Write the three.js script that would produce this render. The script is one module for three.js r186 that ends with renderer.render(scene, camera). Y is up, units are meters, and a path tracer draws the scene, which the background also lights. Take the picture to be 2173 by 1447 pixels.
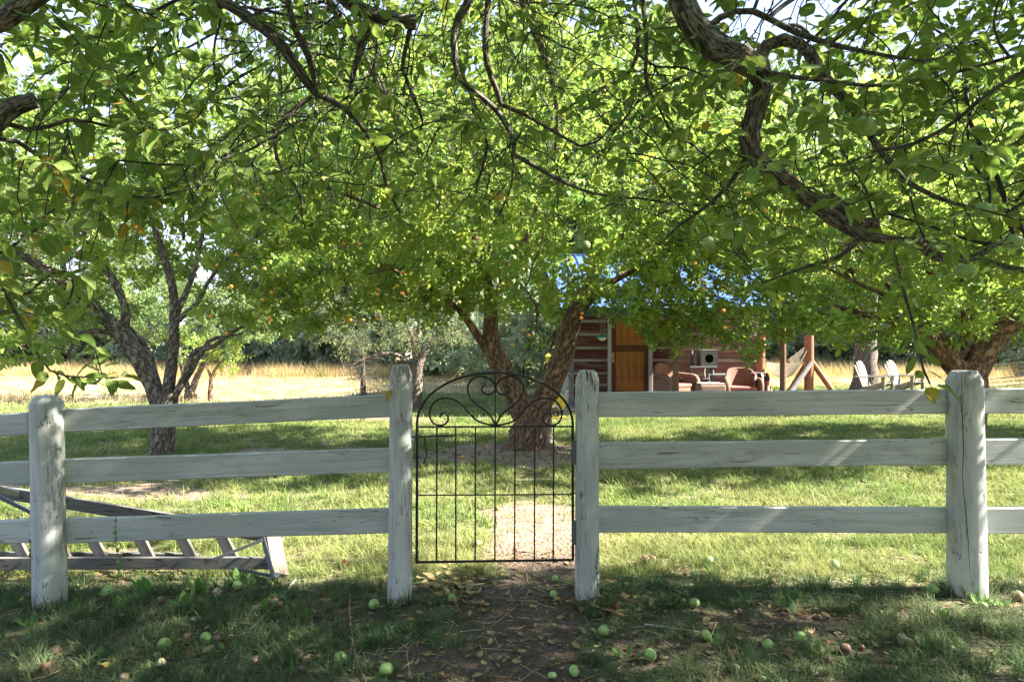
import * as THREE from 'three';
import { ImprovedNoise } from 'three/addons/math/ImprovedNoise.js';
import { RoundedBoxGeometry } from 'three/addons/geometries/RoundedBoxGeometry.js';
import { mergeGeometries, mergeVertices } from 'three/addons/utils/BufferGeometryUtils.js';

// ---------------------------------------------------------------- camera, sky, sun, exposure
const V3 = THREE.Vector3;
const CX = 1086.5, CY = 723.5, F = 1449, EYE = 1.52;          // photograph in pixels, eye height in metres
const scene = new THREE.Scene();
const camera = new THREE.PerspectiveCamera(2 * Math.atan(CY / F) * 180 / Math.PI, 2173 / 1447, 0.05, 900);
camera.position.set(0, EYE, 0);
camera.lookAt(0, EYE, -10);
const SUN = new V3(1, 0.80, 0.045).normalize();
const EXPOSURE = 6.3, SUN_POWER = 5, SKY_POWER = 0.31;

function makeSky() {
  const w = 256, h = 128, data = new Float32Array(w * h * 4);
  for (let j = 0; j < h; j++) {
    const up = ((j + 0.5) / h - 0.5) * Math.PI, y = Math.sin(up);
    for (let i = 0; i < w; i++) {
      const a = ((i + 0.5) / w - 0.5) * 2 * Math.PI, x = Math.cos(a) * Math.cos(up), z = Math.sin(a) * Math.cos(up);
      const c = Math.max(0, x * SUN.x + y * SUN.y + z * SUN.z), t = Math.pow(1 - Math.max(0, y), 2.2), glow = 0.25 * Math.pow(c, 8);
      const k = y < 0 ? 0.45 : 1;
      data.set([(0.38 + 0.42 * t + glow) * k, (0.56 + 0.30 * t + glow) * k, (0.94 + 0.06 * t + glow * 0.9) * k, 1], (j * w + i) * 4);
    }
  }
  const t = new THREE.DataTexture(data, w, h, THREE.RGBAFormat, THREE.FloatType);
  t.magFilter = t.minFilter = THREE.LinearFilter;
  t.mapping = THREE.EquirectangularReflectionMapping;
  t.needsUpdate = true;
  return t;
}
scene.background = makeSky();
scene.environment = scene.background;
scene.backgroundIntensity = SKY_POWER;
scene.environmentIntensity = SKY_POWER;
const sun = new THREE.DirectionalLight(new THREE.Color().setRGB(1, 0.93, 0.8), SUN_POWER);
sun.name = 'sun';
sun.position.copy(SUN).multiplyScalar(60);
sun.target.position.set(0, 0, -8);
sun.position.add(sun.target.position);
sun.castShadow = true;
sun.shadow.radius = 1.2;
sun.shadow.mapSize.set(4096, 4096);
Object.assign(sun.shadow.camera, { left: -40, right: 40, top: 40, bottom: -40, near: 1, far: 200 });
scene.add(sun, sun.target);
const renderer = new THREE.WebGLRenderer({ antialias: true });
renderer.setSize(1024, 681);
renderer.toneMapping = THREE.LinearToneMapping;
renderer.toneMappingExposure = EXPOSURE;
renderer.shadowMap.enabled = true;

// ---------------------------------------------------------------- helpers
const at = (px, py, d) => new V3((px - CX) / F * d, EYE - (py - CY) / F * d, -d);      // a point seen at that pixel, d metres away
function rng(seed) { let s = seed >>> 0; return () => { s = (s + 0x6d2b79f5) | 0; let t = Math.imul(s ^ (s >>> 15), 1 | s); t = (t + Math.imul(t ^ (t >>> 7), 61 | t)) ^ t; return ((t ^ (t >>> 14)) >>> 0) / 4294967296; }; }
const R = rng(20240917);
const rr = (a, b, r = R) => a + (b - a) * r();
const lerp = (a, b, t) => a + (b - a) * t, clamp = (x, a = 0, b = 1) => Math.min(b, Math.max(a, x));
const sstep = (a, b, x) => { const t = clamp((x - a) / (b - a)); return t * t * (3 - 2 * t); };
const perlin = new ImprovedNoise();
const n3 = (x, y, z) => perlin.noise(x, y, z);
const fbm = (x, y, z, o = 4) => { let s = 0, a = 0.5; for (let i = 0; i < o; i++) { s += a * n3(x, y, z); x *= 2.03; y *= 2.03; z *= 2.03; a *= 0.5; } return s; };
function hash2(x, y, s) { let h = Math.imul(x, 374761393) ^ Math.imul(y, 668265263) ^ Math.imul(s, 1442695041); h = Math.imul(h ^ (h >>> 13), 1274126177); return ((h ^ (h >>> 16)) >>> 0) / 4294967296; }
function vn(x, y, px, py, s = 0) {                                  // value noise that repeats after px, py cells
  const ix = Math.floor(x), iy = Math.floor(y), fx = x - ix, fy = y - iy, u = fx * fx * (3 - 2 * fx), v = fy * fy * (3 - 2 * fy);
  const m = (a, n) => ((a % n) + n) % n;
  const a = hash2(m(ix, px), m(iy, py), s), b = hash2(m(ix + 1, px), m(iy, py), s), c = hash2(m(ix, px), m(iy + 1, py), s), d = hash2(m(ix + 1, px), m(iy + 1, py), s);
  return lerp(lerp(a, b, u), lerp(c, d, u), v);
}
const pf = (u, v, nx, ny, o = 4, s = 0) => { let t = 0, a = 0.5, n = 0; for (let i = 0; i < o; i++) { t += a * vn(u * nx, v * ny, nx, ny, s + i * 7); n += a; nx *= 2; ny *= 2; a *= 0.55; } return t / n; };
function tex(w, h, fn, srgb = true, rx = 1, ry = 1) {               // fn(u, v) gives colours 0..1 as the screen shows them
  const data = new Uint8Array(w * h * 4);
  for (let j = 0; j < h; j++) for (let i = 0; i < w; i++) {
    const c = fn((i + 0.5) / w, (j + 0.5) / h), o = (j * w + i) * 4;
    if (typeof c === 'number') data[o] = data[o + 1] = data[o + 2] = clamp(c) * 255;
    else for (let k = 0; k < 3; k++) data[o + k] = clamp(c[k]) * 255;
    data[o + 3] = 255;
  }
  const t = new THREE.DataTexture(data, w, h);
  t.magFilter = THREE.LinearFilter; t.minFilter = THREE.LinearFilter;
  t.wrapS = t.wrapT = THREE.RepeatWrapping; t.repeat.set(rx, ry);
  if (srgb) t.colorSpace = THREE.SRGBColorSpace;
  t.needsUpdate = true;
  return t;
}
const mixc = (a, b, t) => [lerp(a[0], b[0], t), lerp(a[1], b[1], t), lerp(a[2], b[2], t)];
const lin = (r, g, b) => new THREE.Color().setRGB(r, g, b);
const std = (o) => new THREE.MeshStandardMaterial(o);
const phys = (o) => new THREE.MeshPhysicalMaterial(o);

const used = new Map();
function numbered(n) { const k = used.get(n) ?? 0; used.set(n, k + 1); return k ? n + '_' + String(k).padStart(3, '0') : n; }
function shadows(m) { m.castShadow = true; m.receiveShadow = true; return m; }
function tag(o, label, category, group, kind) {
  if (label) o.userData.label = label;
  if (category) o.userData.category = category;
  if (group) o.userData.group = group;
  if (kind) o.userData.kind = kind;
  return o;
}
function thing(name, label, category, pos, group) {
  const o = new THREE.Group(); o.name = numbered(name);
  if (pos) o.position.copy(Array.isArray(pos) ? new V3(...pos) : pos);
  scene.add(o);
  return tag(o, label, category, group);
}
function part(name, geo, material, parent) {
  const m = shadows(new THREE.Mesh(geo, material));
  m.name = parent ? name : numbered(name);
  (parent ?? scene).add(m);
  return m;
}
const merged = (list) => { const l = list.map((g) => (g.index ? g.toNonIndexed() : g)).map((g) => { for (const k of Object.keys(g.attributes)) if (!['position', 'normal', 'uv'].includes(k)) g.deleteAttribute(k); return g; }); return mergeGeometries(l); };
function box(w, h, d, x = 0, y = 0, z = 0, r = 0.004) { const g = new RoundedBoxGeometry(w, h, d, 1, Math.min(r, w / 3, h / 3, d / 3)); g.translate(x, y, z); return g; }
// a board from p0 to p1 with given height (local y) and thickness (local z); `up` orients it
function board(p0, p1, hgt, thick, up = new V3(0, 1, 0), r = 0.004) {
  const d = p1.clone().sub(p0), L = d.length(), x = d.normalize(), z = x.clone().cross(up).normalize(), y = z.clone().cross(x).normalize();
  const g = new RoundedBoxGeometry(L, hgt, thick, 1, Math.min(r, hgt / 3, thick / 3));
  const p = g.attributes.position, uv = g.attributes.uv, n = g.attributes.normal;
  for (let i = 0; i < p.count; i++) uv.setXY(i, p.getX(i), Math.abs(n.getY(i)) > 0.7 ? p.getZ(i) + 0.3 : p.getY(i));
  g.applyMatrix4(new THREE.Matrix4().makeBasis(x, y, z).setPosition(p0.clone().add(p1).multiplyScalar(0.5)));
  return g;
}
function smoothPath(pts, step) {                                   // pts: [V3, r] pairs -> evenly resampled
  const c = new THREE.CatmullRomCurve3(pts.map((p) => p[0]), false, 'centripetal'), L = c.getLength(), n = Math.max(2, Math.round(L / step));
  const lens = [0]; for (let i = 1; i < pts.length; i++) lens.push(lens[i - 1] + pts[i][0].distanceTo(pts[i - 1][0]));
  const out = { p: [], r: [] };
  for (let i = 0; i <= n; i++) {
    out.p.push(c.getPointAt(i / n));
    const s = i / n * lens[lens.length - 1]; let k = 1; while (k < lens.length - 1 && lens[k] < s) k++;
    out.r.push(lerp(pts[k - 1][1], pts[k][1], clamp((s - lens[k - 1]) / (lens[k] - lens[k - 1] || 1))));
  }
  return out;
}
function tubes(chains, { sides = 6, rough = 0, seed = 0, vscale = 1, cap = false } = {}) {
  const P = [], N = [], U = [], I = [];
  const t = new V3(), u = new V3(), w = new V3(), q = new V3();
  for (const ch of chains) {
    const { p, r } = ch, n = p.length; if (n < 2) continue;
    const sd = ch.sides ?? sides, base = P.length / 3, reps = Math.max(1, Math.round(r[0] * 6.2832 / 0.3 * vscale)), along = r[0] > 0.01 ? reps / (6.2832 * r[0]) * 0.8 : 2;
    t.copy(p[1]).sub(p[0]).normalize();
    u.set(Math.abs(t.y) > 0.9 ? 1 : 0, Math.abs(t.y) > 0.9 ? 0 : 1, 0).cross(t).normalize();
    let v = 0;
    for (let i = 0; i < n; i++) {
      t.copy(p[Math.min(i + 1, n - 1)]).sub(p[Math.max(i - 1, 0)]).normalize();
      u.addScaledVector(t, -u.dot(t)).normalize();
      w.copy(t).cross(u);
      if (i) v += p[i].distanceTo(p[i - 1]);
      for (let k = 0; k <= sd; k++) {
        const a = k / sd * Math.PI * 2, ca = Math.cos(a), sa = Math.sin(a);
        q.set(0, 0, 0).addScaledVector(u, ca).addScaledVector(w, sa);
        let R0 = r[i];
        if (rough) R0 *= 1 + rough * (n3(p[i].x * 9 + q.x * 1.6 + seed, p[i].y * 5 + q.y * 1.6, p[i].z * 9 + q.z * 1.6) * 1.3 + 0.6 * n3(q.x * 4 + seed, p[i].y * 3 + v * 6, q.z * 4 + q.y * 4));
        P.push(p[i].x + q.x * R0, p[i].y + q.y * R0, p[i].z + q.z * R0);
        N.push(q.x, q.y, q.z);
        U.push(k / sd * reps, v * along);
      }
      if (i) for (let k = 0; k < sd; k++) {
        const a = base + (i - 1) * (sd + 1) + k, b = a + sd + 1;
        I.push(a, a + 1, b, a + 1, b + 1, b);
      }
    }
    if (cap || ch.cap) {
      for (const [i, s] of [[0, -1], [n - 1, 1]]) {
        const c = P.length / 3; t.copy(p[Math.min(i + 1, n - 1)]).sub(p[Math.max(i - 1, 0)]).normalize().multiplyScalar(s);
        P.push(p[i].x, p[i].y, p[i].z); N.push(t.x, t.y, t.z); U.push(0.5, 0.5);
        const ring = base + i * (sd + 1);
        for (let k = 0; k <= sd; k++) { P.push(P[(ring + k) * 3], P[(ring + k) * 3 + 1], P[(ring + k) * 3 + 2]); N.push(t.x, t.y, t.z); U.push(0.5 + 0.4 * Math.cos(k), 0.5); }
        for (let k = 0; k < sd; k++) s > 0 ? I.push(c, c + 1 + k, c + 2 + k) : I.push(c, c + 2 + k, c + 1 + k);
      }
    }
  }
  const g = new THREE.BufferGeometry();
  g.setAttribute('position', new THREE.Float32BufferAttribute(P, 3));
  g.setAttribute('normal', new THREE.Float32BufferAttribute(N, 3));
  g.setAttribute('uv', new THREE.Float32BufferAttribute(U, 2));
  g.setIndex(I);
  return g;
}
const rod = (pts, r, sides = 6, step = 0.02, cap = true) => { const s = smoothPath(pts.map((p) => [p, r]), step); return tubes([{ ...s, sides, cap }]); };
const bar = (a, b, r, sides = 8) => tubes([{ p: [a, b], r: [r, r], sides, cap: true }]);
function instanced(name, geo, material, list, parent, colors) {     // list of Matrix4
  const m = shadows(new THREE.InstancedMesh(geo, material, list.length));
  m.name = parent ? name : numbered(name);
  list.forEach((x, i) => m.setMatrixAt(i, x));
  if (colors) colors.forEach((c, i) => m.setColorAt(i, c));
  (parent ?? scene).add(m);
  return m;
}
// ---------------------------------------------------------------- computed surfaces
const barkRelief = (u, v) => { const w = (pf(u, v, 6, 6, 3, 3) - 0.5) * 0.22, a = pf(u + w, v, 14, 5, 4, 1), b = 1 - Math.abs(2 * pf(u + w * 1.4, v + w, 11, 4, 3, 9) - 1); return clamp(0.25 + 0.75 * a - 0.75 * Math.pow(b, 5)); };
const limbRelief = (u, v) => { const w = (pf(u, v, 5, 5, 3, 203) - 0.5) * 0.2, a = pf(u + w, v, 16, 14, 4, 201), b = 1 - Math.abs(2 * pf(u + w, v + w, 9, 8, 4, 209) - 1), k = sstep(0.66, 0.8, pf(u, v, 12, 22, 2, 215)); return clamp(0.2 + 0.8 * a - 0.6 * Math.pow(b, 6) - 0.2 * k); };
const limbBump = tex(512, 512, (u, v) => limbRelief(u, v), false);
const barkBump = tex(512, 512, (u, v) => barkRelief(u, v), false);
const barkColor = (lo, hi, moss, relief = barkRelief, amount = 0.35) => tex(512, 512, (u, v) => { const h = relief(u, v), m = pf(u, v, 9, 7, 4, 40); let c = mixc(lo, hi, sstep(0.12, 0.72, h)); return mixc(c, moss, sstep(0.56, 0.74, m) * amount); });
const barkApple = std({ name: 'apple_bark', map: barkColor([0.20, 0.175, 0.155], [0.55, 0.51, 0.46], [0.64, 0.64, 0.59], limbRelief, 0.6), bumpMap: limbBump, bumpScale: 0.012, roughness: 0.95 });
const barkFruit = std({ name: 'fruit_bark', map: barkColor([0.31, 0.235, 0.18], [0.62, 0.485, 0.39], [0.56, 0.50, 0.43]), bumpMap: barkBump, bumpScale: 0.02, roughness: 0.95 });
const barkGrey = std({ name: 'grey_bark', map: barkColor([0.29, 0.25, 0.225], [0.60, 0.54, 0.49], [0.62, 0.59, 0.54]), bumpMap: barkBump, bumpScale: 0.02, roughness: 0.95 });
const twigApple = std({ name: 'apple_twig', color: lin(0.034, 0.027, 0.023), roughness: 0.9 });
const twigFruit = std({ name: 'fruit_twig', color: lin(0.12, 0.085, 0.06), roughness: 0.9 });
const twigDead = std({ name: 'dead_twig', color: lin(0.46, 0.39, 0.35), roughness: 0.9 });

// weathered white paint: cracks along the grain, a few bare flakes, grey-green film
function paint(vertical, seed) {
  const f = (u, v) => {
    if (vertical) [u, v] = [v, u];
    const warp = (pf(u, v, 3, 4, 3, seed) - 0.5) * 0.10, x = u, y = v + warp;
    const ends = vertical ? Math.max(1 - sstep(0.0, 0.11, u), sstep(0.86, 1, u)) : Math.max(0, 0.5 * sstep(0.7, 1, vn(u * 6, 0, 6, 1, seed)));
    const grain = pf(x, y, 4, 60, 3, seed + 5), ck = Math.abs(pf(x, y, 7, 34, 3, seed + 11) - 0.5), open = sstep(vertical ? 0.42 : 0.47, 0.64, pf(x, y, 5, 9, 3, seed + 21));
    const crack = (1 - sstep(0.005, 0.02, ck)) * open, flake = sstep(0.775 - 0.16 * ends, 0.80 - 0.16 * ends, pf(x, y, 12, 34, 4, seed + 31)) * sstep(0.5 - 0.4 * ends, 0.62 - 0.3 * ends, pf(x, y, 3, 4, 2, seed + 33));
    const film = pf(x, y, 4, 5, 4, seed + 41), dirt = pf(x, y, 24, 24, 3, seed + 51);
    let c = mixc([0.705, 0.71, 0.70], [0.62, 0.635, 0.615], sstep(0.35, 0.7, film));
    c = mixc(c, [0.51, 0.53, 0.525], 0.35 * sstep(0.5, 0.8, grain) + 0.25 * sstep(0.62, 0.8, dirt));
    c = mixc(c, [0.22, 0.19, 0.16], crack * (vertical ? 0.85 : 0.6));
    c = mixc(c, [0.40, 0.39, 0.33], 0.4 * ends * sstep(0.4, 0.7, dirt));
    c = mixc(c, [0.34, 0.25, 0.18], flake * 0.75);
    return { c, h: clamp(0.7 + 0.18 * (grain - 0.5) - 0.6 * crack - 0.45 * flake) };
  };
  return { map: tex(1024, 512, (u, v) => f(u, v).c, true), bump: tex(512, 256, (u, v) => f(u, v).h, false) };
}
const railPaint = [paint(false, 100), paint(false, 300)], postPaint = paint(true, 500);
for (const p of railPaint) { p.map.repeat.set(0.5, 2); p.bump.repeat.set(0.5, 2); }
postPaint.map.repeat.set(1, 0.735); postPaint.bump.repeat.set(1, 0.735);
const railMats = railPaint.map((p, i) => std({ name: 'weathered_white_paint', map: p.map, bumpMap: p.bump, bumpScale: 0.002, roughness: 0.6 }));
const postMat = std({ name: 'weathered_white_post_paint', map: postPaint.map, bumpMap: postPaint.bump, bumpScale: 0.006, roughness: 0.62 });
const endGrain = std({ name: 'bare_end_grain', color: lin(0.055, 0.046, 0.04), roughness: 0.9 });

const woodTex = (lo, hi, nx, ny, seed, dark = [0.15, 0.1, 0.08]) => tex(512, 512, (u, v) => { const w = (pf(u, v, 2, 3, 3, seed) - 0.5) * 0.12, g = pf(u, v + w, nx, ny, 4, seed + 2), k = Math.abs(pf(u, v + w, nx, ny >> 1, 3, seed + 9) - 0.5); return mixc(mixc(lo, hi, g), dark, (1 - sstep(0.0, 0.03, k)) * 0.55); });
const greyWood = std({ name: 'grey_weathered_wood', map: woodTex([0.28, 0.275, 0.27], [0.50, 0.495, 0.49], 3, 40, 60), roughness: 0.85 });
const rungWood = std({ name: 'ladder_tread_wood', map: woodTex([0.40, 0.36, 0.31], [0.60, 0.55, 0.48], 3, 40, 65), roughness: 0.8 });
const stripWood = std({ name: 'orange_log_wood', map: woodTex([0.46, 0.28, 0.19], [0.70, 0.46, 0.33], 3, 30, 70), roughness: 0.75 });
const iron = std({ name: 'black_iron', color: lin(0.016, 0.016, 0.018), roughness: 0.55, metalness: 0.35 });
const zinc = std({ name: 'galvanised_metal', color: lin(0.42, 0.45, 0.47), roughness: 0.45, metalness: 0.7 });
const darkZinc = std({ name: 'dull_steel', color: lin(0.10, 0.115, 0.125), roughness: 0.55, metalness: 0.5 });

// leaves
function leafTex(base, edge, vein, spots, spotColor, seed) {
  const sp = []; const r = rng(seed); for (let i = 0; i < spots; i++) sp.push([r(), r(), 0.006 + 0.02 * r() * r(), r() * 3.14]);
  return tex(128, 256, (u, v) => {
    const x = Math.abs(u - 0.5) * 2, side = (v - 0.45 * x * 0.55) * 9, d = Math.abs(side - Math.round(side));
    let c = mixc(base, edge, sstep(0.2, 1, x) * 0.5 + 0.5 * pf(u, v, 6, 8, 3, seed));
    c = mixc(c, vein, Math.max((1 - sstep(0.02, 0.07, x)), (1 - sstep(0.03, 0.10, d)) * 0.5));
    for (const [a, b, q, w] of sp) { const dx = (u - a) * Math.cos(w) + (v - b) * 2 * Math.sin(w), dy = -(u - a) * Math.sin(w) + (v - b) * 2 * Math.cos(w); if (dx * dx + dy * dy * 3 < q * q * 4) c = mixc(c, spotColor, 0.85); }
    return c;
  });
}
const leafMat = (name, o) => phys({ name, side: THREE.DoubleSide, roughness: 1, transmission: 0.5, thickness: 0, specularIntensity: 0.3, ...o });
const G1 = [0.46, 0.56, 0.24], G2 = [0.38, 0.51, 0.20], GV = [0.58, 0.67, 0.36];
const leafClean = leafMat('apple_leaf_green', { map: leafTex(G1, G2, GV, 4, [0.16, 0.14, 0.06], 1), clearcoat: 0.25, clearcoatRoughness: 0.4 });
const leafSpotted = leafMat('apple_leaf_spotted', { map: leafTex([0.49, 0.56, 0.25], [0.40, 0.51, 0.20], GV, 70, [0.13, 0.10, 0.05], 2), clearcoat: 0.2, clearcoatRoughness: 0.45 });
const leafYellow = leafMat('apple_leaf_yellow', { map: leafTex([0.74, 0.64, 0.24], [0.64, 0.58, 0.22], [0.80, 0.72, 0.4], 60, [0.25, 0.15, 0.06], 3) });
const leafBrown = leafMat('leaf_dead_brown', { map: leafTex([0.48, 0.37, 0.26], [0.36, 0.25, 0.17], [0.56, 0.45, 0.33], 20, [0.18, 0.11, 0.07], 4), transmission: 0.15 });
const leafTan = leafMat('leaf_dead_tan', { map: leafTex([0.60, 0.54, 0.38], [0.50, 0.43, 0.30], [0.65, 0.6, 0.46], 10, [0.25, 0.16, 0.1], 5), transmission: 0.2 });
const leafFar = leafMat('orchard_leaf', { color: lin(0.265, 0.375, 0.07), transmission: 0.56, clearcoat: 0.45, clearcoatRoughness: 0.3 });
const leafWood = leafMat('woodland_leaf', { color: lin(0.17, 0.25, 0.085) });
const leafOlive = leafMat('grey_green_leaf', { color: lin(0.17, 0.215, 0.10) });
const leafHedge = leafMat('hedge_leaf', { color: lin(0.28, 0.36, 0.22) });
const leafSpruce = leafMat('spruce_needle', { color: lin(0.06, 0.105, 0.075), transmission: 0.2 });
const grassMat = leafMat('grass_blade', { color: lin(1, 1, 1), transmission: 0.38 });
const weedMat = leafMat('weed_leaf', { color: lin(0.12, 0.23, 0.05), clearcoat: 0.2, clearcoatRoughness: 0.4 });

// fruit skins
const skin = (a, b, blotch, spots, amount, seed) => tex(256, 128, (u, v) => {
  let c = mixc(a, b, pf(u, v, 4, 3, 4, seed));
  c = mixc(c, blotch, sstep(1 - amount, 1 - amount + 0.08, pf(u, v, 4, 3, 4, seed + 20)));
  return mixc(c, spots, sstep(0.74, 0.80, pf(u, v, 26, 14, 2, seed + 30)) * 0.8);
});
const skinGreen = std({ name: 'green_apple_skin', map: skin([0.51, 0.62, 0.36], [0.59, 0.69, 0.42], [0.46, 0.58, 0.31], [0.33, 0.33, 0.2], 0.3, 5), roughness: 0.42 });
const skinScab = std({ name: 'scabby_apple_skin', map: skin([0.44, 0.56, 0.29], [0.54, 0.63, 0.36], [0.38, 0.30, 0.22], [0.24, 0.2, 0.14], 0.36, 9), roughness: 0.5 });
const skinRot = std({ name: 'rotten_apple_skin', map: skin([0.42, 0.33, 0.26], [0.54, 0.43, 0.35], [0.30, 0.22, 0.18], [0.2, 0.15, 0.13], 0.45, 13), roughness: 0.6 });
const skinGrey = std({ name: 'grey_green_apple_skin', map: skin([0.50, 0.53, 0.38], [0.58, 0.58, 0.45], [0.46, 0.38, 0.3], [0.28, 0.22, 0.17], 0.45, 17), roughness: 0.6 });
const skinRed = std({ name: 'reddish_apple_skin', map: skin([0.62, 0.5, 0.32], [0.55, 0.58, 0.34], [0.62, 0.2, 0.17], [0.4, 0.2, 0.14], 0.52, 19), roughness: 0.5 });
const skinApricot = std({ name: 'apricot_skin', map: skin([0.88, 0.60, 0.26], [0.90, 0.69, 0.34], [0.86, 0.50, 0.22], [0.7, 0.35, 0.15], 0.4, 23), roughness: 0.6 });
const skinPale = std({ name: 'unripe_apricot_skin', map: skin([0.72, 0.68, 0.30], [0.80, 0.70, 0.30], [0.82, 0.62, 0.26], [0.6, 0.45, 0.2], 0.35, 29), roughness: 0.6 });
// ---------------------------------------------------------------- ground
const gp = (px, py) => { const d = F * EYE / (py - CY); return [(px - CX) / F * d, -d]; };
const blob = (x, z, cx, cz, rx, rz) => { const dx = (x - cx) / rx, dz = (z - cz) / rz; return Math.exp(-(dx * dx + dz * dz)); };
function soilAt(x, z) {                                               // 1 = bare earth
  const n = fbm(x * 1.3 + 5, z * 1.3, 2.2, 4), f = fbm(x * 5, z * 5, 8.1, 3);
  let s = 0;
  const path = 0.02 + 0.06 * Math.sin(z * 1.3) + (z < -4.4 ? 0.22 : 0);
  if (z > -6.8) s = Math.max(s, 1.25 * Math.exp(-Math.pow((x - path) / (z > -4.2 ? 0.30 : 0.30 + 0.05 * (-4.2 - z)), 2)) * sstep(-7.2, -6.0, z));
  s = Math.max(s, 0.8 * blob(x, z, 0.3, -5.5, 0.5, 0.9), 0.9 * blob(x, z, 0.2, -9.1, 1.5, 0.95), 0.85 * blob(x, z, -3.0, -9.3, 0.9, 0.6), 0.7 * blob(x, z, -2.2, -13.2, 2.3, 0.8), 0.8 * blob(x, z, -3.9, -6.9, 1.3, 0.45), 0.6 * blob(x, z, -2.3, -4.75, 1.1, 0.3), 0.5 * blob(x, z, -0.9, -5.0, 0.5, 0.5));
  s = Math.max(s, 0.5 * blob(x, z, 1.0, -3.72, 0.75, 0.2), 0.55 * blob(x, z, 0.65, -3.4, 0.4, 0.3), 0.55 * blob(x, z, -0.9, -3.75, 0.5, 0.25), 0.55 * blob(x, z, -2.2, -4.7, 0.8, 0.4), 0.5 * blob(x, z, -0.35, -3.3, 0.4, 0.4));
  if (z > -4.5) s += 0.11;
  return clamp(s + 0.95 * n + 0.5 * f);
}
const fieldAt = (x, z) => sstep(15.6, 17.4, -z + 0.8 * fbm(x * 0.5, z * 0.5, 4, 3) - 3.2 * sstep(-4.6, -2.4, x) - clamp((x - 1) * 0.4, 0, 3));   // 1 = dry mown field
function groundY(x, z) {
  const near = 1 - sstep(9, 22, Math.hypot(x, z));
  return near * (0.03 * fbm(x * 0.8, z * 0.8, 1.5, 3) + 0.016 * fbm(x * 5, z * 5, 3.3, 3)) - 0.006 * near + 0.25 * fbm(x * 0.05, z * 0.05, 9, 2) * sstep(18, 40, -z);
}
function makeGround() {
  const axis = (fine, reach, s0) => { const a = []; let p = 0, s = s0; while (p < reach) { a.push(p); if (p > fine) s *= 1.12; p += s; } a.push(reach); return a; };
  const half = axis(4.5, 420, 0.045), xs = [...half.slice(1).map((v) => -v).reverse(), ...half];
  const zf = axis(9, 420, 0.05).map((v) => -2.2 - v), zs = [60, 20, 8, 4, 2, 0.5, -0.6, -1.4, ...zf];
  const P = [], C = [], U = [], I = [], c = new THREE.Color();
  for (const z of zs) for (const x of xs) {
    const s = soilAt(x, z), f = fieldAt(x, z), n = fbm(x * 0.9, z * 0.9, 7, 4), g = fbm(x * 6, z * 6, 11, 2);
    P.push(x, groundY(x, z), z);
    let grass = [0.14 + 0.06 * n, 0.15 + 0.05 * n, 0.06 + 0.02 * n];
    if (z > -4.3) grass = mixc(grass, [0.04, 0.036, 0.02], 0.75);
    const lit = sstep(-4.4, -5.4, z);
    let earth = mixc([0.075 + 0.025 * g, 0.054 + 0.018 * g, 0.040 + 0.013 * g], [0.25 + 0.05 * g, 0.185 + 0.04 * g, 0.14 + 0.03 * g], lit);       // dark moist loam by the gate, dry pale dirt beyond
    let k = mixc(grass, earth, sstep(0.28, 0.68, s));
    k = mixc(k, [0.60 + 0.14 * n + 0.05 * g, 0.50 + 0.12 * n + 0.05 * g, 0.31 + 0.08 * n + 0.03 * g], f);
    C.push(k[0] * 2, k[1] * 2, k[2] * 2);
    U.push(x, z);
  }
  const w = xs.length;
  for (let j = 1; j < zs.length; j++) for (let i = 1; i < w; i++) { const a = (j - 1) * w + i - 1, b = a + w; I.push(a, a + 1, b, a + 1, b + 1, b); }
  const geo = new THREE.BufferGeometry();
  geo.setAttribute('position', new THREE.Float32BufferAttribute(P, 3));
  geo.setAttribute('color', new THREE.Float32BufferAttribute(C, 3));
  geo.setAttribute('uv', new THREE.Float32BufferAttribute(U, 2));
  geo.setIndex(I);
  geo.computeVertexNormals();
  if (geo.attributes.normal.getY(0) < 0) { for (let i = 0; i < I.length; i += 3) [I[i], I[i + 1]] = [I[i + 1], I[i]]; geo.setIndex(I); geo.computeVertexNormals(); }
  const grain = (u, v) => 0.5 * pf(u, v, 24, 24, 4, 81) + 0.5 * pf(u, v, 90, 90, 2, 85);
  const map = tex(1024, 1024, (u, v) => { const k = 0.55 + 0.75 * (grain(u, v) - 0.28), s = sstep(0.72, 0.8, pf(u, v, 70, 26, 2, 91)); return mixc([k, k * 0.985, k * 0.96], [0.95, 0.9, 0.8], s * 0.35); }, true, 0.8, 0.8);
  const bump = tex(1024, 1024, grain, false, 0.8, 0.8);
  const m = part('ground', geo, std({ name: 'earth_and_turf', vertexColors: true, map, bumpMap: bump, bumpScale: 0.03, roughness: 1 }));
  m.userData.kind = 'structure';
  return m;
}
makeGround();
const onGround = (px, py) => { const [x, z] = gp(px, py); return new V3(x, groundY(x, z), z); };
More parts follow.
